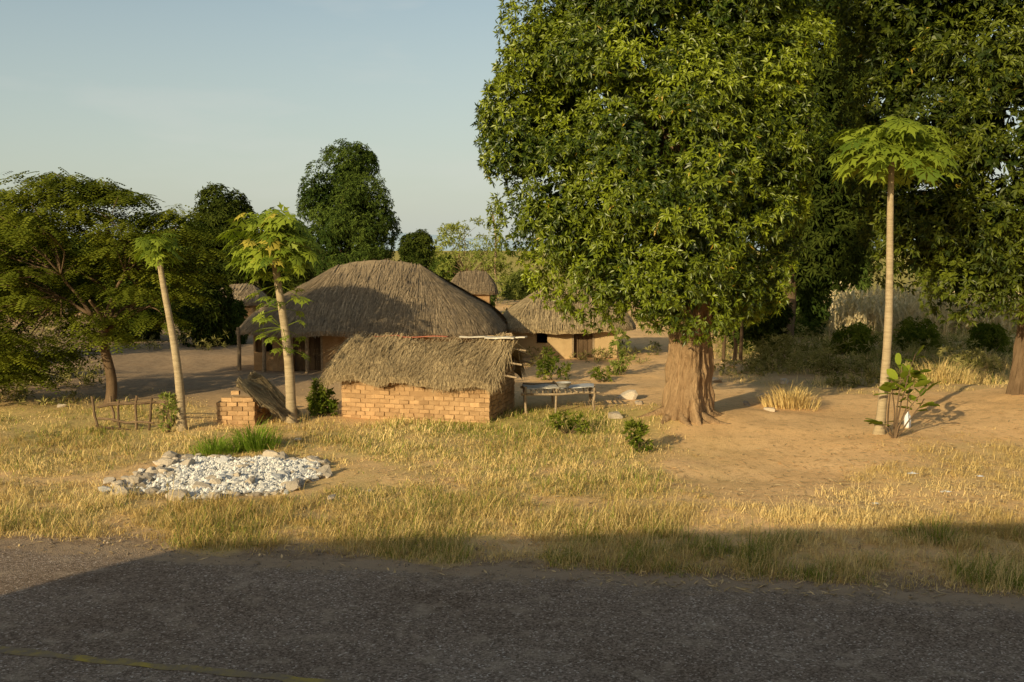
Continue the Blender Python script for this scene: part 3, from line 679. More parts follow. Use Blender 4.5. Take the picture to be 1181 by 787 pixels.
# ------------------------------------------------------------------ thatched houses
def hip_thatch(mb, c, a, b, rh, ze, zr, rot, nstraw, slen, sw, pw=.48):
    R = Rz(rot)
    def S(ph, t, off=0):
        ph = np.asarray(ph, float); t = np.asarray(t, float)
        ex = a*np.sign(np.cos(ph))*np.abs(np.cos(ph))**pw; ey = b*np.sign(np.sin(ph))*np.abs(np.sin(ph))**pw
        rx = np.clip(ex, -rh, rh); z = ze+(zr-ze)*np.sign(t)*np.abs(t)**.9
        bul = .05*np.sin(np.clip(t, 0, 1)*PI)
        x = ex+(rx-ex)*t; y = ey*(1-t)
        z = z-.10*np.clip(t, 0, 1)**2*(np.abs(x)/max(rh, .1))**2*np.clip(zr-ze, 0, 2)*.8
        p = np.stack([x*(1+bul), y*(1+bul), z+off+.05*(vnoise(x+31, y+17, 1.4)-.5)*2*(1-np.clip(t, 0, 1)*.3)+.05*(vnoise(x+3, y+7, 4)-.5)], -1)
        return p@R.T+np.array([c[0], c[1], 0])
    pf = np.linspace(0, 2*PI, 4001); ex = a*np.sign(np.cos(pf))*np.abs(np.cos(pf))**pw; ey = b*np.sign(np.sin(pf))*np.abs(np.sin(pf))**pw
    ln = np.concatenate([[0], np.cumsum(np.hypot(np.diff(ex), np.diff(ey)))]); ln /= ln[-1]
    def ev(u): return np.interp(u, ln, pf)
    ph = ev(np.linspace(0, 1, 141)[:-1]); ts = np.linspace(0, 1, 18)
    A = np.array([S(ph, np.full_like(ph, t)) for t in ts])
    mb.grid(A, True, .35)
    B = np.array([S(ph, np.full_like(ph, t), -.14) for t in ts]); mb.grid(B[::-1], True, .15)
    mb.grid(np.stack([S(ph, 0*ph, -.14), S(ph, 0*ph)]), True, .3)
    n = nstraw
    u_ = rng.random(n); p_ = ev(u_); t = 1-np.sqrt(rng.random(n))*1.0
    t = np.where(rng.random(n) < .14, rng.uniform(.0, .08, n), t)
    sl = math.hypot(b, zr-ze); dt = slen/sl*rng.uniform(.5, 1.2, n)
    o0 = rng.uniform(.0, .05, n)
    p0 = S(p_, np.minimum(t+dt*.5, 1), o0); te = np.maximum(t-dt*.5, rng.uniform(-.045, .0, n))
    p1 = S(ev(np.clip(u_+rng.normal(0, .0022, n), 0, 1)), te, o0+rng.uniform(0, .06, n))
    low = te < .02
    p1[low, 2] -= rng.uniform(0, .13, low.sum())
    d = norm(p1-p0); w = norm(np.cross(d, np.array([0, 0, 1.0])))*(sw*rng.uniform(.5, 1.4, n))[:, None]
    V = np.stack([p0-w, p0+w, p1+w*.4, p1-w*.4], 1)
    tt = np.clip(rng.normal(.5, .28, n), 0, 1)
    mb.add(V, np.arange(n)[:, None]*4+np.arange(4), None, np.repeat(tt, 4))
def wall_run(mb, p0, p1, h, th, gaps=(), z0=-.1, tint=.5):
    p0 = np.array([p0[0], p0[1], 0]); p1 = np.array([p1[0], p1[1], 0]); L = np.linalg.norm(p1-p0); d = (p1-p0)/L
    R = np.stack([d, np.array([-d[1], d[0], 0]), [0, 0, 1]], 1)
    def seg(s0, s1, a, b_):
        if s1-s0 > .01 and b_-a > .01:
            mb.box(p0+d*(s0+s1)/2+np.array([0, 0, (a+b_)/2]), (s1-s0, th, b_-a), R, tint)
    cur = 0
    for s0, s1, a, b_ in gaps:
        seg(cur, s0, z0, h); seg(s0, s1, z0, a); seg(s0, s1, b_, h); cur = s1
    seg(cur, L, z0, h)
def house(label, c, a, b, rh, ze, zr, rot, wmat, tmat, nstraw, door, win=None, slen=.9, sw=.016, inset=.8, name='thatched_house', porch=None):
    zb = float(gz(c[0], c[1])); root = thing(name, label, 'house', (c[0], c[1], zb))
    R = Rz(rot)
    def T(x, y): q = R@np.array([x, y, 0]); return (q[0]+c[0], q[1]+c[1])
    wa, wb = a-inset, b-inset; hz_ = zb+ze+.03
    mb = MB()
    gaps = []
    if door: gaps.append((door[0]+wa, door[1]+wa, zb-.1, zb+door[2]))
    if win: gaps.append((win[0]+wa, win[1]+wa, zb+win[2], zb+win[3]))
    gaps.sort()
    wall_run(mb, T(-wa, -wb), T(wa, -wb), hz_, .22, gaps, zb-.15)
    wall_run(mb, T(wa-.11, -wb+.112), T(wa-.11, wb-.112), hz_, .22, (), zb-.15)
    wall_run(mb, T(wa, wb), T(-wa, wb), hz_, .22, (), zb-.15)
    wall_run(mb, T(-wa+.11, wb-.112), T(-wa+.11, -wb+.112), hz_, .22, (), zb-.15)
    mb.build('wall', wmat, root)
    if door:
        mb = MB()
        for k in range(4):
            xx = door[0]+(k+.5)*(door[1]-door[0])/4; qq = T(xx, -wb+.06); mb.box((qq[0], qq[1], zb+door[2]/2), ((door[1]-door[0])/4-.012, .03, door[2]-.03), R, .3*rng.random())
        d_ = mb.build('door', M['darkbark'], root)
        for xx in (door[0]-.03, door[1]+.03):
            fm = MB(); qq = T(xx, -wb-.09); fm.box((qq[0], qq[1], zb+door[2]/2), (.06, .06, door[2]), R, .4)
            fo = fm.build('door_post', M['wood'], None, False, root.location); fo.parent = d_; fo.location = (0, 0, 0)
    mb = MB(); hip_thatch(mb, c, a, b, rh, zb+ze, zb+zr, rot, nstraw, slen, sw)
    mb.build('roof', tmat, root)
    if porch:
        for (x, y, zt) in porch:
            q = T(x, y); pm = MB(); z_ = float(gz(q[0], q[1])); pm.tube([(q[0], q[1], z_-.15), (q[0]+.02, q[1], (z_+zt)/2), (q[0], q[1], zb+zt)], [.06, .055, .05], 8, .4); pm.build('post', M['wood'], root, True)
    return root
Yf = G0(300, 428).y
xl = P(266, 385, Yf).x; xr = P(574, 385, Yf).x; a = (xr-xl)/2+.05
bdep = 3.4; cyy = Yf-.9+bdep
zr = P(440, 301, cyy).z; ze = P(420, 384, Yf-.9).z
rh = (P(484, 305, cyy).x-P(390, 305, cyy).x)/2; cx = (P(482, 305, cyy).x+P(392, 305, cyy).x)/2
house('big house under a wide grey thatched hip roof, largest of the houses', (cx, cyy), a, bdep, rh, ze, zr, math.radians(-3), M['mud'], M['thatch'], 20000, (-2.0, -1.2, 1.2), (-3.1, -2.6, .55, 1.0), .8, .011, .75, 'thatched_house',
      [(-a+.32, -bdep+.62, ze+.08), (-a+1.15, -bdep+.28, ze+.08), (-a+2.4, -bdep+.25, ze+.08), (-.2, -bdep+.22, ze+.08)])
Y2 = G0(660, 413).y
c2 = P(652, 400, Y2+1.6); a2 = 82*Y2/F; zr2 = P(625, 333, Y2+1.6).z; ze2 = P(640, 379, Y2-.7).z
house('second thatched house with pale mud walls partly behind the mango tree', (c2.x, Y2+1.6), a2, 2.3, a2*.42, ze2, zr2, math.radians(-4), M['mud2'], M['thatch2'], 11000, (.3, .9, 1.0), (-.9, -.55, .5, .85), .7, .012, .6)
Y3 = 46; c3 = P(545, 330, Y3)
house('small far thatched hut half hidden by the right slope of the big roof', (c3.x, Y3), 1.15, 1.2, .6, P(543, 336, Y3).z, P(543, 313, Y3).z, 0, M['mud'], M['thatch_dark'], 2500, (-.3, .2, 1.0), None, .7, .02, .35)
Y4 = 42; c4 = P(278, 340, Y4)
house('small brown mud hut behind the left end of the big house', (c4.x, Y4), 1.2, 1.6, .5, P(278, 347, Y4).z, P(278, 328, Y4).z, 0, M['mud'], M['thatch'], 2500, (-.2, .3, .9), None, .7, .02, .35)
# ------------------------------------------------------------------ brick shed
def brick_wall(mb, p0, ang, L, Ht, z0, bl=.22, bh=.080, gap=.013, th=.16, skip=(), drop=0):
    R = Rz(ang); d = R@np.array([1, 0, 0]); nrm = R@np.array([0, 1, 0])
    p0 = np.array([p0[0], p0[1], z0]); cut = .2 if drop else 0
    mb.box(p0+d*L/2+nrm*th/2+np.array([0, 0, (Ht-cut)/2-.06]), (L-.03, th-.03, Ht-cut+.1), R, .15)
    nc = int(Ht/(bh+gap)); 
    for k in range(nc):
        x = -(bl/2 if k % 2 else 0)
        while x < L-.01:
            x0 = max(x, 0); x1 = min(x+bl*rng.uniform(.96, 1.04), L)
            gone = drop and k >= nc-2 and rng.random() < drop*(1 if k == nc-1 else .4)
            if x1-x0 > .05 and not gone and not any(a_ <= x0 < b_ and k in ks for a_, b_, ks in skip):
                o = rng.normal(0, .007)
                mb.box(p0+d*(x0+x1)/2+nrm*(th/2+o)+np.array([0, 0, (k+.5)*(bh+gap)+rng.normal(0, .005)]), (x1-x0-gap, th+.008, bh), R@Rz(rng.normal(0, .018)), float(np.clip(rng.normal(.5, .25), 0, 1)), .005)
            x += bl
ang = math.radians(-14); W_ = 3.3; D_ = 2.15; hs = .92
sx = np.array([math.cos(ang), math.sin(ang), 0]); sy = np.array([-math.sin(ang), math.cos(ang), 0])
B_ = np.array(G(565, 484)); O = B_-sx*W_; O[2] = float(gz(B_[0], B_[1])); A_ = Vector(O); z0 = O[2]-.05
shed = thing('brick_shed', 'low brick shed with sagging thatched roof in front of the big house', 'shed', A_)
mb = MB(); brick_wall(mb, O, ang, W_, hs, z0, skip=((1.5, 2.0, (6,)),)); mb.build('wall', M['brick'], shed)
mb = MB(); brick_wall(mb, O+sx*W_+sy*.165, ang+PI/2, D_-.33, hs+.12, z0); mb.build('wall', M['brick'], shed)
mb = MB(); brick_wall(mb, O+sy*D_+sx*W_, ang+PI, W_, hs, z0); mb.build('wall', M['brick'], shed)
mb = MB(); brick_wall(mb, O+sy*(D_-.165), ang-PI/2, D_-.33, hs+.12, z0); mb.build('wall', M['brick'], shed)
def gable_thatch():
    mb = MB()
    zrr = P(500, 386, B_[1]+1.4).z; zee = P(470, 436, B_[1]+.2).z
    x0, x1 = -.22, W_+.10
    def S(side, u, t, off=0):
        u = np.asarray(u, float); t = np.asarray(t, float)
        hw = D_/2+.26
        x = x0+(x1-x0)*u; y = D_/2+side*hw*(1-t)
        x = x+np.where(u > .5, 1, 0)*(u-.5)*2*.22*np.clip(t, 0, 1)
        sagg = -.12*np.sin(u*PI)*t+.08*(vnoise(x*1+40, y+9, 2.2)-.5)*2+.07*(vnoise(x+40, y*0+3, .9)-.5)*2+.07*(vnoise(x+4, y+3, 5)-.5)
        z = zee+(zrr-zee)*(np.sign(t)*np.abs(t)**.85)+sagg+off
        endr = np.clip(1-np.minimum(u, 1-u)/.06, 0, 1)**2
        z = z-.10*endr-.10*np.clip(1-u/.25, 0, 1)*t
        return O*np.array([1, 1, 0])+x[..., None]*sx+y[..., None]*sy+z[..., None]*np.array([0, 0, 1])
    uu = np.linspace(0, 1, 60); tt = np.linspace(0, 1, 14)
    for side in (-1, 1):
        U, T_ = np.meshgrid(uu, tt); mb.grid(S(side, U, T_), False, .3); mb.grid(S(side, U, T_, -.12)[::-1], False, .1)
        mb.grid(np.stack([S(side, uu, 0*uu, -.12), S(side, uu, 0*uu)]), False, .3)
        for e in (0., 1.): mb.grid(np.stack([S(side, np.full_like(tt, e), tt, -.12), S(side, np.full_like(tt, e), tt)]), False, .3)
        n = 8600 if side < 0 else 3000
        u = rng.uniform(-.01, 1.01, n); t = 1-np.sqrt(rng.random(n)); t = np.where(rng.random(n) < .15, rng.uniform(.0, .1, n), t)
        dt = rng.uniform(.15, .5, n); o = rng.uniform(0, .09, n); wild = np.where(rng.random(n) < .12, 3.2, 1)
        te = np.maximum(t-dt*.5, rng.uniform(-.08, .02, n))
        p0 = S(side, u, np.minimum(t+dt*.5, 1.02), o); p1 = S(side, u+rng.normal(0, .026, n)*wild, te, o+rng.uniform(-.01, .06, n)*wild)
        low = te < .02; p1[low, 2] -= rng.uniform(0, .16, low.sum())
        d = norm(p1-p0); w = norm(np.cross(d, np.array([0, 0, 1.0])))*rng.uniform(.003, .010, n)[:, None]
        mb.add(np.stack([p0-w, p0+w, p1+w*.3, p1-w*.3], 1), np.arange(n)[:, None]*4+np.arange(4), None, np.repeat(np.clip(rng.normal(.5, .32, n), 0, 1), 4))
    mb.build('roof', M['thatch2'], shed)
    return zee, zrr
zee, zrr = gable_thatch()
def L3(x, y, z): return O*np.array([1, 1, 0])+sx*x+sy*y+np.array([0, 0, z])
for k, yy in enumerate((.12, .5, .95, 1.4, 1.85)):
    mb = MB(); zz = zee-.10+(zrr-zee)*max(0, 1-abs(yy-D_/2)/(D_/2+.26))**.9-.10
    mb.tube([L3(W_-1.0, yy, zz), L3(W_+.25, yy+.02, zz+.01), L3(W_+.46+.12*rng.random(), yy, zz-.03)], [.025, .025, .02], 7, rng.random()); mb.build('roof_pole', M['wood'], shed, True)
for k in range(5):
    mb = MB(); x = W_+.05; yy = .25+.4*k
    mb.tube([L3(x, yy, hs-.1), L3(x+.02, yy+.02, hs+.12+.4*max(0, 1-abs(yy-D_/2)/(D_/2)))], .022, 7, rng.random()); mb.build('gable_stick', M['wood'], shed, True)
def plank(label, c, L, w, th, yaw, pitch, m, name, cat, group=None):
    R = Rz(yaw)@np.array([[math.cos(pitch), 0, math.sin(pitch)], [0, 1, 0], [-math.sin(pitch), 0, math.cos(pitch)]])
    n = 9; t = np.linspace(-.5, .5, n); mb = MB()
    prof = np.array([[-w/2, -th/2], [w/2, -th/2], [w/2, th/2], [-w/2, th/2]])
    A = np.array([[[tt*L, q[0]*(1+.12*math.sin(tt*9)), q[1]+.02*math.sin(tt*5)*L] for q in prof] for tt in t])
    A = A+rng.normal(0, th*.06, A.shape)
    V = A.reshape(-1, 3)@R.T+np.array(c); mb.grid(V.reshape(n, 4, 3), True, rng.uniform(.3, .7))
    mb.add(V[:4], [[3, 2, 1, 0]]); mb.add(V[-4:], [[0, 1, 2, 3]])
    return tag(mb.build(name, m, None, False, c), label, cat, group)
rm = D_/2
plank('wide pale plank lying along the right end of the shed roof', L3(W_-.02, rm-.18, zrr-.02), .62, .26, .03, ang+.12, .04, M['paleplank'], 'plank', 'plank')
plank('short white board at the tip of the shed ridge', L3(W_+.28, rm+.0, zrr-.03), .5, .16, .025, ang-.2, -.05, M['paleplank'], 'plank', 'plank')
plank('narrow pale lath lying along the shed ridge left of the wide plank', L3(W_-.6, rm-.05, zrr-.03), .7, .07, .03, ang+.05, .03, M['paleplank'], 'plank', 'plank')
plank('faded red plastic strip along the middle of the shed ridge', L3(1.5, rm, zrr-.05), 1.1, .14, .015, ang, .01, M['redcloth'], 'plastic_sheet', 'plastic sheet')
plank('torn red plastic scrap at the left of the shed ridge', L3(.65, rm-.02, zrr-.05), .6, .12, .015, ang+.05, -.02, M['redcloth'], 'plastic_sheet', 'plastic sheet')
# ------------------------------------------------------------------ small brick pen with slanted thatch cover
b = G(250, 487); pen = thing('brick_pen', 'small crumbling brick pen with a slanted ragged thatch cover under the leaning papaya', 'pen', b)
O2 = np.array(b); an2 = math.radians(-4); e1 = Rz(an2)@np.array([1, 0, 0]); e2 = Rz(an2)@np.array([0, 1, 0])
mb = MB(); brick_wall(mb, O2, an2, .80, .62, b.z-.03, .22, .08, drop=.6); mb.build('wall', M['brick'], pen)
mb = MB(); brick_wall(mb, O2+e1*.80+e2*.165, an2+PI/2, .85, .42, b.z-.03, .22, .08, drop=.5); mb.build('wall', M['brick'], pen)
mb = MB(); brick_wall(mb, O2+e2*1.0, an2-PI/2, .83, .60, b.z-.03, .22, .08, drop=.5); mb.build('wall', M['brick'], pen)
def slant(u, v, off=0):     # u along the slope, v across it
    u = np.asarray(u, float); v = np.asarray(v, float)
    x = .38+u*.98; y = .04+v*1.05
    z = .80-.70*u**1.15+.10*v*(1-u)+.07*(vnoise(x*3+4, y*3+6, 1.2)-.5)*2+.04*(vnoise(x*8, y*8, 1)-.5)*2+off
    return O2+x[..., None]*e1+y[..., None]*e2+z[..., None]*np.array([0, 0, 1])
mb = MB(); U, Vv = np.meshgrid(np.linspace(0, 1, 16), np.linspace(0, 1, 16)); mb.grid(slant(U, Vv), False, .2); mb.grid(slant(U, Vv, -.07)[::-1], False, .1)
n = 3200; u = rng.uniform(-.05, .95, n); v = rng.uniform(-.03, 1.03, n); du = rng.uniform(.12, .4, n)
p0 = slant(np.clip(u, -.08, 1), v, rng.uniform(0, .05, n)); p1 = slant(np.minimum(u+du, 1.06), v+rng.normal(0, .09, n), rng.uniform(-.01, .07, n))
w = norm(np.cross(p1-p0, [0, 0, 1.0]))*rng.uniform(.004, .010, n)[:, None]
mb.add(np.stack([p0-w, p0+w, p1+w*.4, p1-w*.4], 1), np.arange(n)[:, None]*4+np.arange(4), None, np.repeat(np.clip(rng.normal(.5, .3, n), 0, 1), 4))
mb.build('thatch_cover', M['thatch2'], pen)
# ------------------------------------------------------------------ pole furniture
def pole(mb, a, b, r, tint=None):
    a = np.array(a); b = np.array(b); t = np.linspace(0, 1, 5)[:, None]
    pts = a+(b-a)*t+rng.normal(0, .016, (5, 3))*np.sin(t*PI)
    mb.tube(pts, np.linspace(r, r*.85, 5), 7, rng.random() if tint is None else tint)
def at(px, py, Yd): return np.array(P(px, py, Yd))
b = G(645, 474); tb = thing('stick_table', 'rough pole table loaded with flat sheets beside the brick shed', 'table', b)
hw, hd = .74, .55; zt = P(640, 452, b.y).z
for sx_ in (-1, -.1, 1):
    for sy_ in (-1, 1):
        x, y = b.x+sx_*hw, b.y+.4+sy_*hd; g = float(gz(x, y)); m_ = MB(); pole(m_, (x, y, g-.15), (x+rng.normal(0, .02), y, zt+.04+.1*rng.random()), .03); m_.build('leg', M['wood'], tb, True)
mb = MB()
for sy_ in (-1, 1): pole(mb, (b.x-hw-.1, b.y+.4+sy_*hd, zt-.03), (b.x+hw+.12, b.y+.4+sy_*hd, zt), .03)
for k in range(13):
    x = b.x-hw+k*2*hw/12; pole(mb, (x, b.y+.4-hd-.08, zt+.03), (x+rng.normal(0, .03), b.y+.4+hd+.08, zt+.03), .018)
mb.build('tabletop', M['wood'], tb, True)
for sx_ in (-1, 1):
    mb = MB(); pole(mb, (b.x+sx_*hw, b.y+.4-hd, b.z+.2), (b.x+sx_*hw, b.y+.4+hd, b.z+.22), .02); mb.build('brace', M['wood'], tb, True)
plank('pale flat sheet on the left of the stick table', (b.x-.4, b.y+.35, zt+.065), .75, .6, .02, .1, .03, M['paleplank'], 'sheet', 'sheet')
plank('grey tin sheet on the right of the stick table', (b.x+.42, b.y+.4, zt+.07), .72, .55, .015, -.08, -.03, M['tin'], 'tin_sheet', 'sheet')
plank('long brown plank crossing the back of the stick table', (b.x, b.y+.8, zt+.09), 1.5, .1, .03, .05, .0, M['wood'], 'plank', 'plank')
def basin(label, c, r, h, m):
    mb = MB(); q = np.arange(28)*2*PI/28
    prof = [(.02, .004), (.6, 0), (.72, .1), (1, 1), (1.06, 1.0), (1.04, .96), (.96, .96), (.68, .12), (.02, .06)]
    mb.grid(np.array([np.stack([c[0]+np.cos(q)*r*a_, c[1]+np.sin(q)*r*a_, np.full(28, c[2]+h*z_)], -1) for a_, z_ in prof]), True, .5)
    tag(mb.build('basin', m, None, True, c), label, 'basin')
basin('small metal basin standing on the stick table', (b.x+.1, b.y+.1, zt+.085), .16, .11, M['tin'])
b = G(152, 490); fr = thing('stick_stand', 'open dark wooden pole stand left of the slim leaning papaya', 'stand', b)
hx_, hy_ = .48, .35
for sx_ in (-1, -.25, .45, 1):
    for sy_ in ((-1, 1) if abs(sx_) == 1 else (-1,)):
        x, y = b.x+sx_*hx_, b.y+sy_*hy_; m_ = MB(); pole(m_, (x, y, float(gz(x, y))-.15), (x+rng.normal(0, .07), y, b.z+.42+.24*rng.random()), .028); m_.build('post', M['darkbark'], fr, True)
for (zz, dy) in ((.42, -1), (.2, -1), (.40, 1), (.06, -1.2)):
    m_ = MB(); pole(m_, (b.x-hx_-.14*rng.random(), b.y+dy*hy_, b.z+zz), (b.x+hx_+.2*rng.random(), b.y+dy*hy_, b.z+zz+rng.normal(0, .06)), .026); m_.build('rail', M['darkbark'], fr, True)
b = G(572, 352)
r_ = thing('tall_pole', 'tall bare leaning pole behind the right end of the big roof', 'pole', b)
m_ = MB(); m_.tube([at(572, 353, b.y), at(571, 310, b.y), at(572, 275, b.y), at(568, 244, b.y)], [.08, .07, .06, .05], 8, .6); m_.build('shaft', M['wood'], r_, True)
m_ = MB(); m_.tube([at(571, 290, b.y), at(575, 276, b.y), at(577, 268, b.y)], [.04, .03, .02], 6, .6); m_.build('side_branch', M['wood'], r_, True)
for px, lab in ((834, 'dark upright post nearest the right side of the mango trunk'), (854, 'dark upright post a little right of the mango trunk')):
    b = G(px, 418); m_ = MB(); r_ = thing('wooden_post', lab, 'post', b)
    pole(m_, np.array(b)-np.array([0, 0, .2]), at(px+2, 352, b.y), .06, .2); m_.build('shaft', M['darkbark'], r_, True)
    m_ = MB(); pole(m_, at(px+1, 372, b.y), at(px+8, 350, b.y), .03, .2); m_.build('fork', M['darkbark'], r_, True)
# ------------------------------------------------------------------ stones
def stone_mesh(seed, m):
    r = random.Random(seed); bm = bmesh.new(); bmesh.ops.create_icosphere(bm, subdivisions=2, radius=1)
    pl = []
    for _ in range(9):
        v = Vector((r.gauss(0, 1), r.gauss(0, 1), r.gauss(0, 1))).normalized(); pl.append((v, r.uniform(.35, .7)))
    sc = Vector((r.uniform(1.2, 1.8), r.uniform(1.0, 1.3), r.uniform(.55, .85)))
    for v in bm.verts:
        for n_, d in pl:
            e = v.co.dot(n_)-d
            if e > 0: v.co -= n_*e
        v.co += Vector((r.gauss(0, .015), r.gauss(0, .015), r.gauss(0, .015)))
        v.co = Vector((v.co.x*sc.x, v.co.y*sc.y, v.co.z*sc.z))
    me = bpy.data.meshes.new('stone'); bm.to_mesh(me); bm.free()
    a = me.attributes.new('tint', 'FLOAT', 'POINT'); a.data.foreach_set('value', np.full(len(me.vertices), r.random(), np.float32))
    me.materials.append(m); return me
GS = [stone_mesh(i, M['stone']) for i in range(12)]; WS = [stone_mesh(30+i, M['white_stone']) for i in range(12)]
def put_stone(me, x, y, z, s_, label, group, cat='stone'):
    o = bpy.data.objects.new('stone', me); col.objects.link(o); o.location = (x, y, z); o.scale = (s_, s_, s_)
    o.rotation_euler = (random.uniform(-.3, .3), random.uniform(-.3, .3), random.uniform(0, 6.28)); tag(o, label, cat, group); return o
hc = G0(266, 545); hrx = 120*hc.y/F; hry = (G0(265, 521).y-G0(265, 571).y)/2
def rim(th): return 1+.30*(vnoise(np.cos(th)*2+7, np.sin(th)*2+7, 1.3)-.5)*2*.6+.10*np.cos(th-PI)+.16*(vnoise(np.cos(th)*6+7, np.sin(th)*6+7, 1.3)-.5)
def qn(x, y):
    u = (x-hc.x)/hrx; v = (y-hc.y)/hry
    return np.hypot(u, v)/rim(np.arctan2(v, u))
def mound(x, y):
    q = qn(x, y)
    return .05*(1-sstep(.5, 1.0, q))+.035*(vnoise(x+5, y+2, 1.7)-.3)*(1-sstep(.7, 1, q))
q = np.linspace(-1.35, 1.35, 130); XX, YY = np.meshgrid(hc.x+q*hrx, hc.y+q*hry)
inside = qn(XX, YY)
ZZ = gz(XX, YY)-.06+np.where(inside < .97, .05+mound(XX, YY)+.04*rng.random(XX.shape), 0)
mb = MB(); mb.grid(np.stack([XX, YY, ZZ], -1), False, rng.random(XX.size))
tag(mb.build('stone_rubble', M['rubble']), 'fine broken rubble filling the roadside stone heap', 'rubble', kind='stuff')
def spread(n, wfun, smin, smax, tries, lst):
    out = []
    for _ in range(n):
        best = None
        for _t in range(tries):
            a_ = random.uniform(-PI, PI); r_ = math.sqrt(random.random())*random.uniform(.93, 1.08)
            k_ = float(rim(np.array(a_)))
            if random.random() > wfun(r_*math.cos(a_), r_*math.sin(a_)): continue
            u, v = k_*r_*math.cos(a_), k_*r_*math.sin(a_)
            s_ = smin+(smax-smin)*random.random()**1.7
            if all((hrx*(u-u2))**2+(hry*(v-v2))**2 > ((s_+s2)*.72)**2 for u2, v2, s2 in lst): best = (u, v, s_); break
        if best: lst.append(best); out.append(best)
    return out
lst = []
gs = spread(125, lambda u, v: 1.0 if (u < -.5 or u*u+v*v > .8) else .05, .06, .15, 80, lst)
ws = spread(175, lambda u, v: (1.0 if u > -.5 else .15), .045, .12, 80, lst)
for u, v, s_ in gs:
    x, y = hc.x+hrx*u, hc.y+hry*v; put_stone(random.choice(GS), x, y, float(gz(x, y)+mound(x, y))+s_*.25, s_, 'rough grey brown stone in the low roadside heap', 'grey stones of the roadside heap')
for u, v, s_ in ws:
    x, y = hc.x+hrx*u, hc.y+hry*v; put_stone(random.choice(WS), x, y, float(gz(x, y)+mound(x, y))+s_*.30, s_, 'white broken stone on top of the low roadside heap', 'white stones of the roadside heap')
n = 8000; u = rng.uniform(-.7, 1.1, n); v = rng.uniform(-1.1, 1.1, n); x = hc.x+hrx*u; y = hc.y+hry*v; k = (qn(x, y) < .95) & (rng.random(n) < sstep(-.75, -.2, u)+.15); x, y = x[k], y[k]; n = len(x)
r = rng.uniform(.010, .055, n)*rng.random(n)**.4
V = np.stack([x, y, gz(x, y)+mound(x, y)+.04], -1)[:, None]+OC[None]*r[:, None, None]*rng.uniform(.5, 1.6, (n, 6, 1))
mb = MB(); mb.add(V, None, (np.arange(n)[:, None, None]*6+OT).reshape(-1, 3), np.repeat(rng.random(n), 6))
tag(mb.build('white_chips', M['white_stone']), 'small white stone chips covering the heap', 'stone chips', kind='stuff')
for px, py, s_, lab in ((722, 462, .2, 'flat stone on the ground left of the mango trunk'), (738, 470, .11, 'small stone left of the mango roots'), (708, 484, .18, 'pale stone in front of the stick table'), (888, 478, .12, 'stone at the edge of the path below the golden tuft'), (880, 462, .2, 'large stone right of the mango roots'),
                        (862, 470, .11, 'small stone near the right mango roots'), (846, 424, .15, 'stone in the shade behind the mango trunk'), (905, 440, .14, 'stone at the foot of the olive shrub'), (345, 505, .09, 'small stone by the foot of the leaning papaya'), (384, 573, .08, 'brown stone just right of the stone heap'),
                        (425, 562, .06, 'lone small stone on the bare patch right of the heap'), (826, 440, .16, 'stone behind the mango trunk on the right'), (70, 470, .11, 'stone in the yard left of the feathery tree')):
    g = G(px, py); put_stone(random.choice(GS), g.x, g.y, g.z+s_*.25, s_, lab, None)
def scrap(label, px, py, s_):
    g = G(px, py); n = 7; q = np.linspace(-1, 1, n); XX, YY = np.meshgrid(q, q)
    z = .5*s_*(vnoise(XX*2+px, YY*2+py, 1)*1.0)*(1.15-np.maximum(abs(XX), abs(YY)))+.012
    mb = MB(); A = np.stack([g.x+XX*s_*(1+.3*np.sin(YY*3+px)), g.y+YY*s_*.8, g.z+z], -1); mb.grid(A, False, .6)
    tag(mb.build('plastic_scrap', M['whiteplastic'], None, True, g), label, 'litter')
scrap('white plastic scrap on the sand below the broad leaved shrub', 1052, 548, .07)
scrap('white plastic scrap nearest the verge at the right', 1090, 570, .07)
scrap('tiny white scrap on the litter right of the path', 1130, 552, .05)
scrap('tiny white scrap left of the other scraps', 1010, 580, .05)
g = G(1046, 498); mb = MB(); q = np.arange(16)*2*PI/16
mb.grid(np.array([np.stack([g.x+np.cos(q)*a_, g.y+np.sin(q)*a_, np.full(16, g.z+z_)], -1) for a_, z_ in ((.005, 0), (.06, 0), (.065, .05), (.065, .2), (.05, .24), (.022, .27), (.022, .31), (.004, .315))]), True, .6)
r_ = thing('plastic_bottle', 'white plastic container at the foot of the broad leaved shrub', 'bottle', g); mb.build('body', M['whiteplastic'], r_, True)
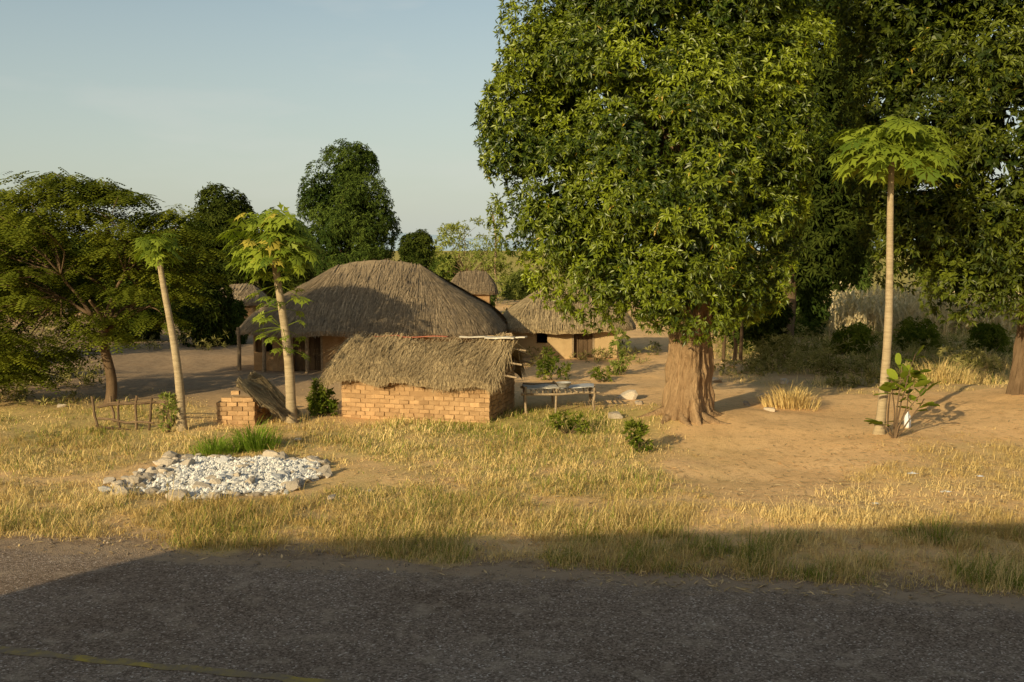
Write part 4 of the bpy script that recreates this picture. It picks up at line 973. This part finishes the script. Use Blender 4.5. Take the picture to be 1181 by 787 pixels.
# ------------------------------------------------------------------ person far right
def person():
    b = G(1160, 356); root = thing('person', 'distant standing person in pale top and dark wrap skirt at the right', 'person', b)
    vs = {'pel': (0, 0, .80), 'bel': (0, 0, .95), 'che': (0, 0, 1.14), 'nek': (0, .0, 1.28), 'nk2': (0, -.005, 1.34), 'hd1': (0, -.015, 1.41), 'hd2': (0, -.01, 1.48),
          'shl': (-.15, 0, 1.23), 'ell': (-.21, .03, .98), 'wrl': (-.22, -.04, .78), 'hal': (-.22, -.06, .70), 'shr': (.15, 0, 1.23), 'elr': (.22, .03, .98), 'wrr': (.20, -.06, .78), 'har': (.2, -.08, .70),
          'hil': (-.08, 0, .76), 'knl': (-.09, -.02, .43), 'anl': (-.09, .02, .07), 'tol': (-.10, -.12, .03), 'hir': (.08, 0, .76), 'knr': (.09, -.03, .43), 'anr': (.09, .0, .07), 'tor': (.10, -.14, .03)}
    rad = dict(pel=.125, bel=.11, che=.13, nek=.06, nk2=.05, hd1=.085, hd2=.08, shl=.055, ell=.042, wrl=.03, hal=.035, shr=.055, elr=.042, wrr=.03, har=.035, hil=.09, knl=.06, anl=.042, tol=.035, hir=.09, knr=.06, anr=.042, tor=.035)
    ed = [('pel', 'bel'), ('bel', 'che'), ('che', 'nek'), ('nek', 'nk2'), ('nk2', 'hd1'), ('hd1', 'hd2'), ('che', 'shl'), ('shl', 'ell'), ('ell', 'wrl'), ('wrl', 'hal'), ('che', 'shr'), ('shr', 'elr'), ('elr', 'wrr'), ('wrr', 'har'),
          ('pel', 'hil'), ('hil', 'knl'), ('knl', 'anl'), ('anl', 'tol'), ('pel', 'hir'), ('hir', 'knr'), ('knr', 'anr'), ('anr', 'tor')]
    ks = list(vs); me = bpy.data.meshes.new('body'); me.from_pydata([vs[k] for k in ks], [(ks.index(a_), ks.index(b_)) for a_, b_ in ed], [])
    o = bpy.data.objects.new('body', me); col.objects.link(o); o.parent = root; me.materials.append(M['skin'])
    sk = o.modifiers.new('skin', 'SKIN'); sk.use_smooth_shade = True
    for i, k in enumerate(ks): me.skin_vertices[0].data[i].radius = (rad[k], rad[k])
    me.skin_vertices[0].data[0].use_root = True
    o.modifiers.new('sub', 'SUBSURF').levels = 2; o.modifiers['sub'].render_levels = 2
    loc = np.array(b); q = np.arange(24)*2*PI/24
    def lathe(name, prof, m):
        mb = MB(); mb.grid(np.array([np.stack([loc[0]+np.cos(q)*a_*(1+.04*np.cos(q*7)), loc[1]+np.sin(q)*b_*(1+.04*np.cos(q*7)), np.full(24, loc[2]+z_)], -1) for a_, b_, z_ in prof]), True, .5); return mb.build(name, m, root, True)
    lathe('skirt', [(.22, .19, .18), (.20, .17, .5), (.175, .15, .8), (.145, .13, .92)], M['skirt'])
    lathe('shirt', [(.165, .145, .84), (.145, .13, .95), (.175, .145, 1.12), (.19, .14, 1.22), (.12, .1, 1.285), (.07, .065, 1.30)], M['shirt'])
    for s_ in (-1, 1):
        mb = MB(); mb.tube([loc+np.array([s_*.13, 0, 1.23]), loc+np.array([s_*.18, .015, 1.12]), loc+np.array([s_*.205, .025, 1.04])], [.07, .065, .062], 12, .5, False); mb.build('sleeve', M['shirt'], root, True)
    mb = MB(); lat = np.linspace(.05, 1.75, 8)
    mb.grid(np.array([np.stack([loc[0]+np.cos(q)*.092*math.sin(l), loc[1]+.012+np.sin(q)*.098*math.sin(l), loc[2]+1.455+.1*math.cos(l)+0*q+np.where(np.sin(q) < -.3, .02*l, 0)], -1) for l in lat]), True, .5); mb.build('hair', M['hair'], root, True)
person()
# ------------------------------------------------------------------ the bus whose shadow lies on the road
def make_bus():
    yaw = math.radians(4.5); x0, x1 = -13.0, 1.9; y1 = -.15; y0 = -2.75; zt = 5.1
    root = thing('bus', 'tall pale bus standing on the road whose long shadow falls over the verge', 'bus', (0, 0, .03))
    R = Rz(yaw)
    def tr(v): return np.asarray(v)@R.T
    prof = [(y0, .5), (y0, zt-.5), (y0+.12, zt-.12), (y0+.4, zt), (y1-.4, zt), (y1-.1, zt-.12), (y1, zt-.5), (y1, .5), (y1-.1, .38), (y0+.1, .38)]
    xx = [x0, x0+.15, x0+.5, x1-.5, x1-.15, x1]; sc = [.93, .985, 1, 1, .985, .93]
    mb = MB(); A = np.array([[[x, (y0+y1)/2+(p[0]-(y0+y1)/2)*s_, 2.3+(p[1]-2.3)*(s_*.3+.7)] for p in prof] for x, s_ in zip(xx, sc)])
    V = tr(A.reshape(-1, 3)).reshape(A.shape); mb.grid(V, True, .5)
    for k in (0, -1): mb.add(np.vstack([V[k].mean(0)[None], V[k]]), None, [[0, 1+i, 1+(i+1) % 10] for i in range(10)])
    mb.build('body', M['busp'], root)
    for k in range(8):
        for yy, sg in ((y1+.006, 1), (y0-.006, -1)):
            mb = MB(); mb.box(tr([x0+1.3+k*1.65, yy, 3.2]), (1.42, .02, 1.2), R, .5); mb.build('window', M['glass'], root)
    mb = MB(); mb.box(tr([x0-.012, (y0+y1)/2, 2.8]), (.02, 2.1, 1.7), R, .5); mb.build('windscreen', M['glass'], root)
    q = np.arange(28)*2*PI/28
    for wx in (x0+2.2, x1-2.6):
        for wy in (y1-.18, y0+.18):
            def disc(prof_): return np.array([[tr([wx+math.cos(a_)*r_, wy+o_, .5+math.sin(a_)*r_]) for a_ in q] for r_, o_ in prof_])
            mb = MB(); mb.grid(disc([(.3, -.15), (.45, -.15), (.49, -.11), (.49, .11), (.45, .15), (.3, .15)]), True, .5); w_ = mb.build('wheel', M['tyre'], root, True)
            mb = MB(); mb.grid(disc([(.3, -.12), (.28, .12), (.1, .1), (.005, .13)]), True, .5); rm_ = mb.build('rim', M['rim'], root, True); rm_.parent = w_
make_bus()
# ------------------------------------------------------------------ light, sky, camera
EL = math.radians(17.5); AZ = math.radians(35)
sun = bpy.data.lights.new('sun', 'SUN'); sun.energy = 5.0; sun.angle = math.radians(.53); sun.color = (1.0, .845, .53)
so = bpy.data.objects.new('sun', sun); col.objects.link(so)
d = Vector((math.sin(AZ)*math.cos(EL), math.cos(AZ)*math.cos(EL), -math.sin(EL))); so.rotation_euler = d.to_track_quat('-Z', 'Y').to_euler(); so.location = (-20, -30, 30)
w = bpy.data.worlds.new('World'); scene.world = w; w.use_nodes = True
nt = w.node_tree; nt.nodes.clear()
sky = nt.nodes.new('ShaderNodeTexSky'); sky.sky_type = 'NISHITA'; sky.sun_disc = False
sky.sun_elevation = EL; sky.sun_rotation = math.radians(215); sky.air_density = 1.0; sky.dust_density = 1.8; sky.ozone_density = .7
tc = nt.nodes.new('ShaderNodeTexCoord'); mp = nt.nodes.new('ShaderNodeMapping'); mp.inputs['Scale'].default_value = (1.2, 1.2, 5)
nt.links.new(tc.outputs['Generated'], mp.inputs[0])
sepx = nt.nodes.new('ShaderNodeSeparateXYZ'); nt.links.new(tc.outputs['Generated'], sepx.inputs[0])
hz_f = ramp(nt, sepx.outputs[2], -.02, .36, .95, 0.)
hz_x = ramp(nt, sepx.outputs[0], -.5, .3, .75, 1.1)
hm = nt.nodes.new('ShaderNodeMath'); hm.operation = 'MULTIPLY'; hm.use_clamp = True; nt.links.new(hz_f, hm.inputs[0]); nt.links.new(hz_x, hm.inputs[1])
c = mixc(nt, hm.outputs[0], mixc(nt, 1.0, sky.outputs[0], (1.0, 1.02, .94), 'MULTIPLY'), (4.6, 4.85, 4.35))
f = ramp(nt, noise(nt, 3.2, 5, .55, mp.outputs[0]), .52, .80)
mul = nt.nodes.new('ShaderNodeMath'); mul.operation = 'MULTIPLY'; mul.inputs[1].default_value = .38; nt.links.new(f, mul.inputs[0])
c = mixc(nt, mul.outputs[0], c, (5.2, 5.2, 4.8))
bg = nt.nodes.new('ShaderNodeBackground'); bg.inputs[1].default_value = .13; nt.links.new(c, bg.inputs[0])
out = nt.nodes.new('ShaderNodeOutputWorld'); nt.links.new(bg.outputs[0], out.inputs[0])
cam = bpy.data.cameras.new('camera'); cam.lens = 35; cam.sensor_width = 36; cam.clip_end = 8000; cam.clip_start = .05
co = bpy.data.objects.new('camera', cam); col.objects.link(co); co.location = (0, 0, H); co.rotation_euler = (PI/2-TH, 0, 0)
scene.camera = co
scene.view_settings.view_transform = 'Standard'; scene.view_settings.look = 'None'; scene.view_settings.exposure = 0
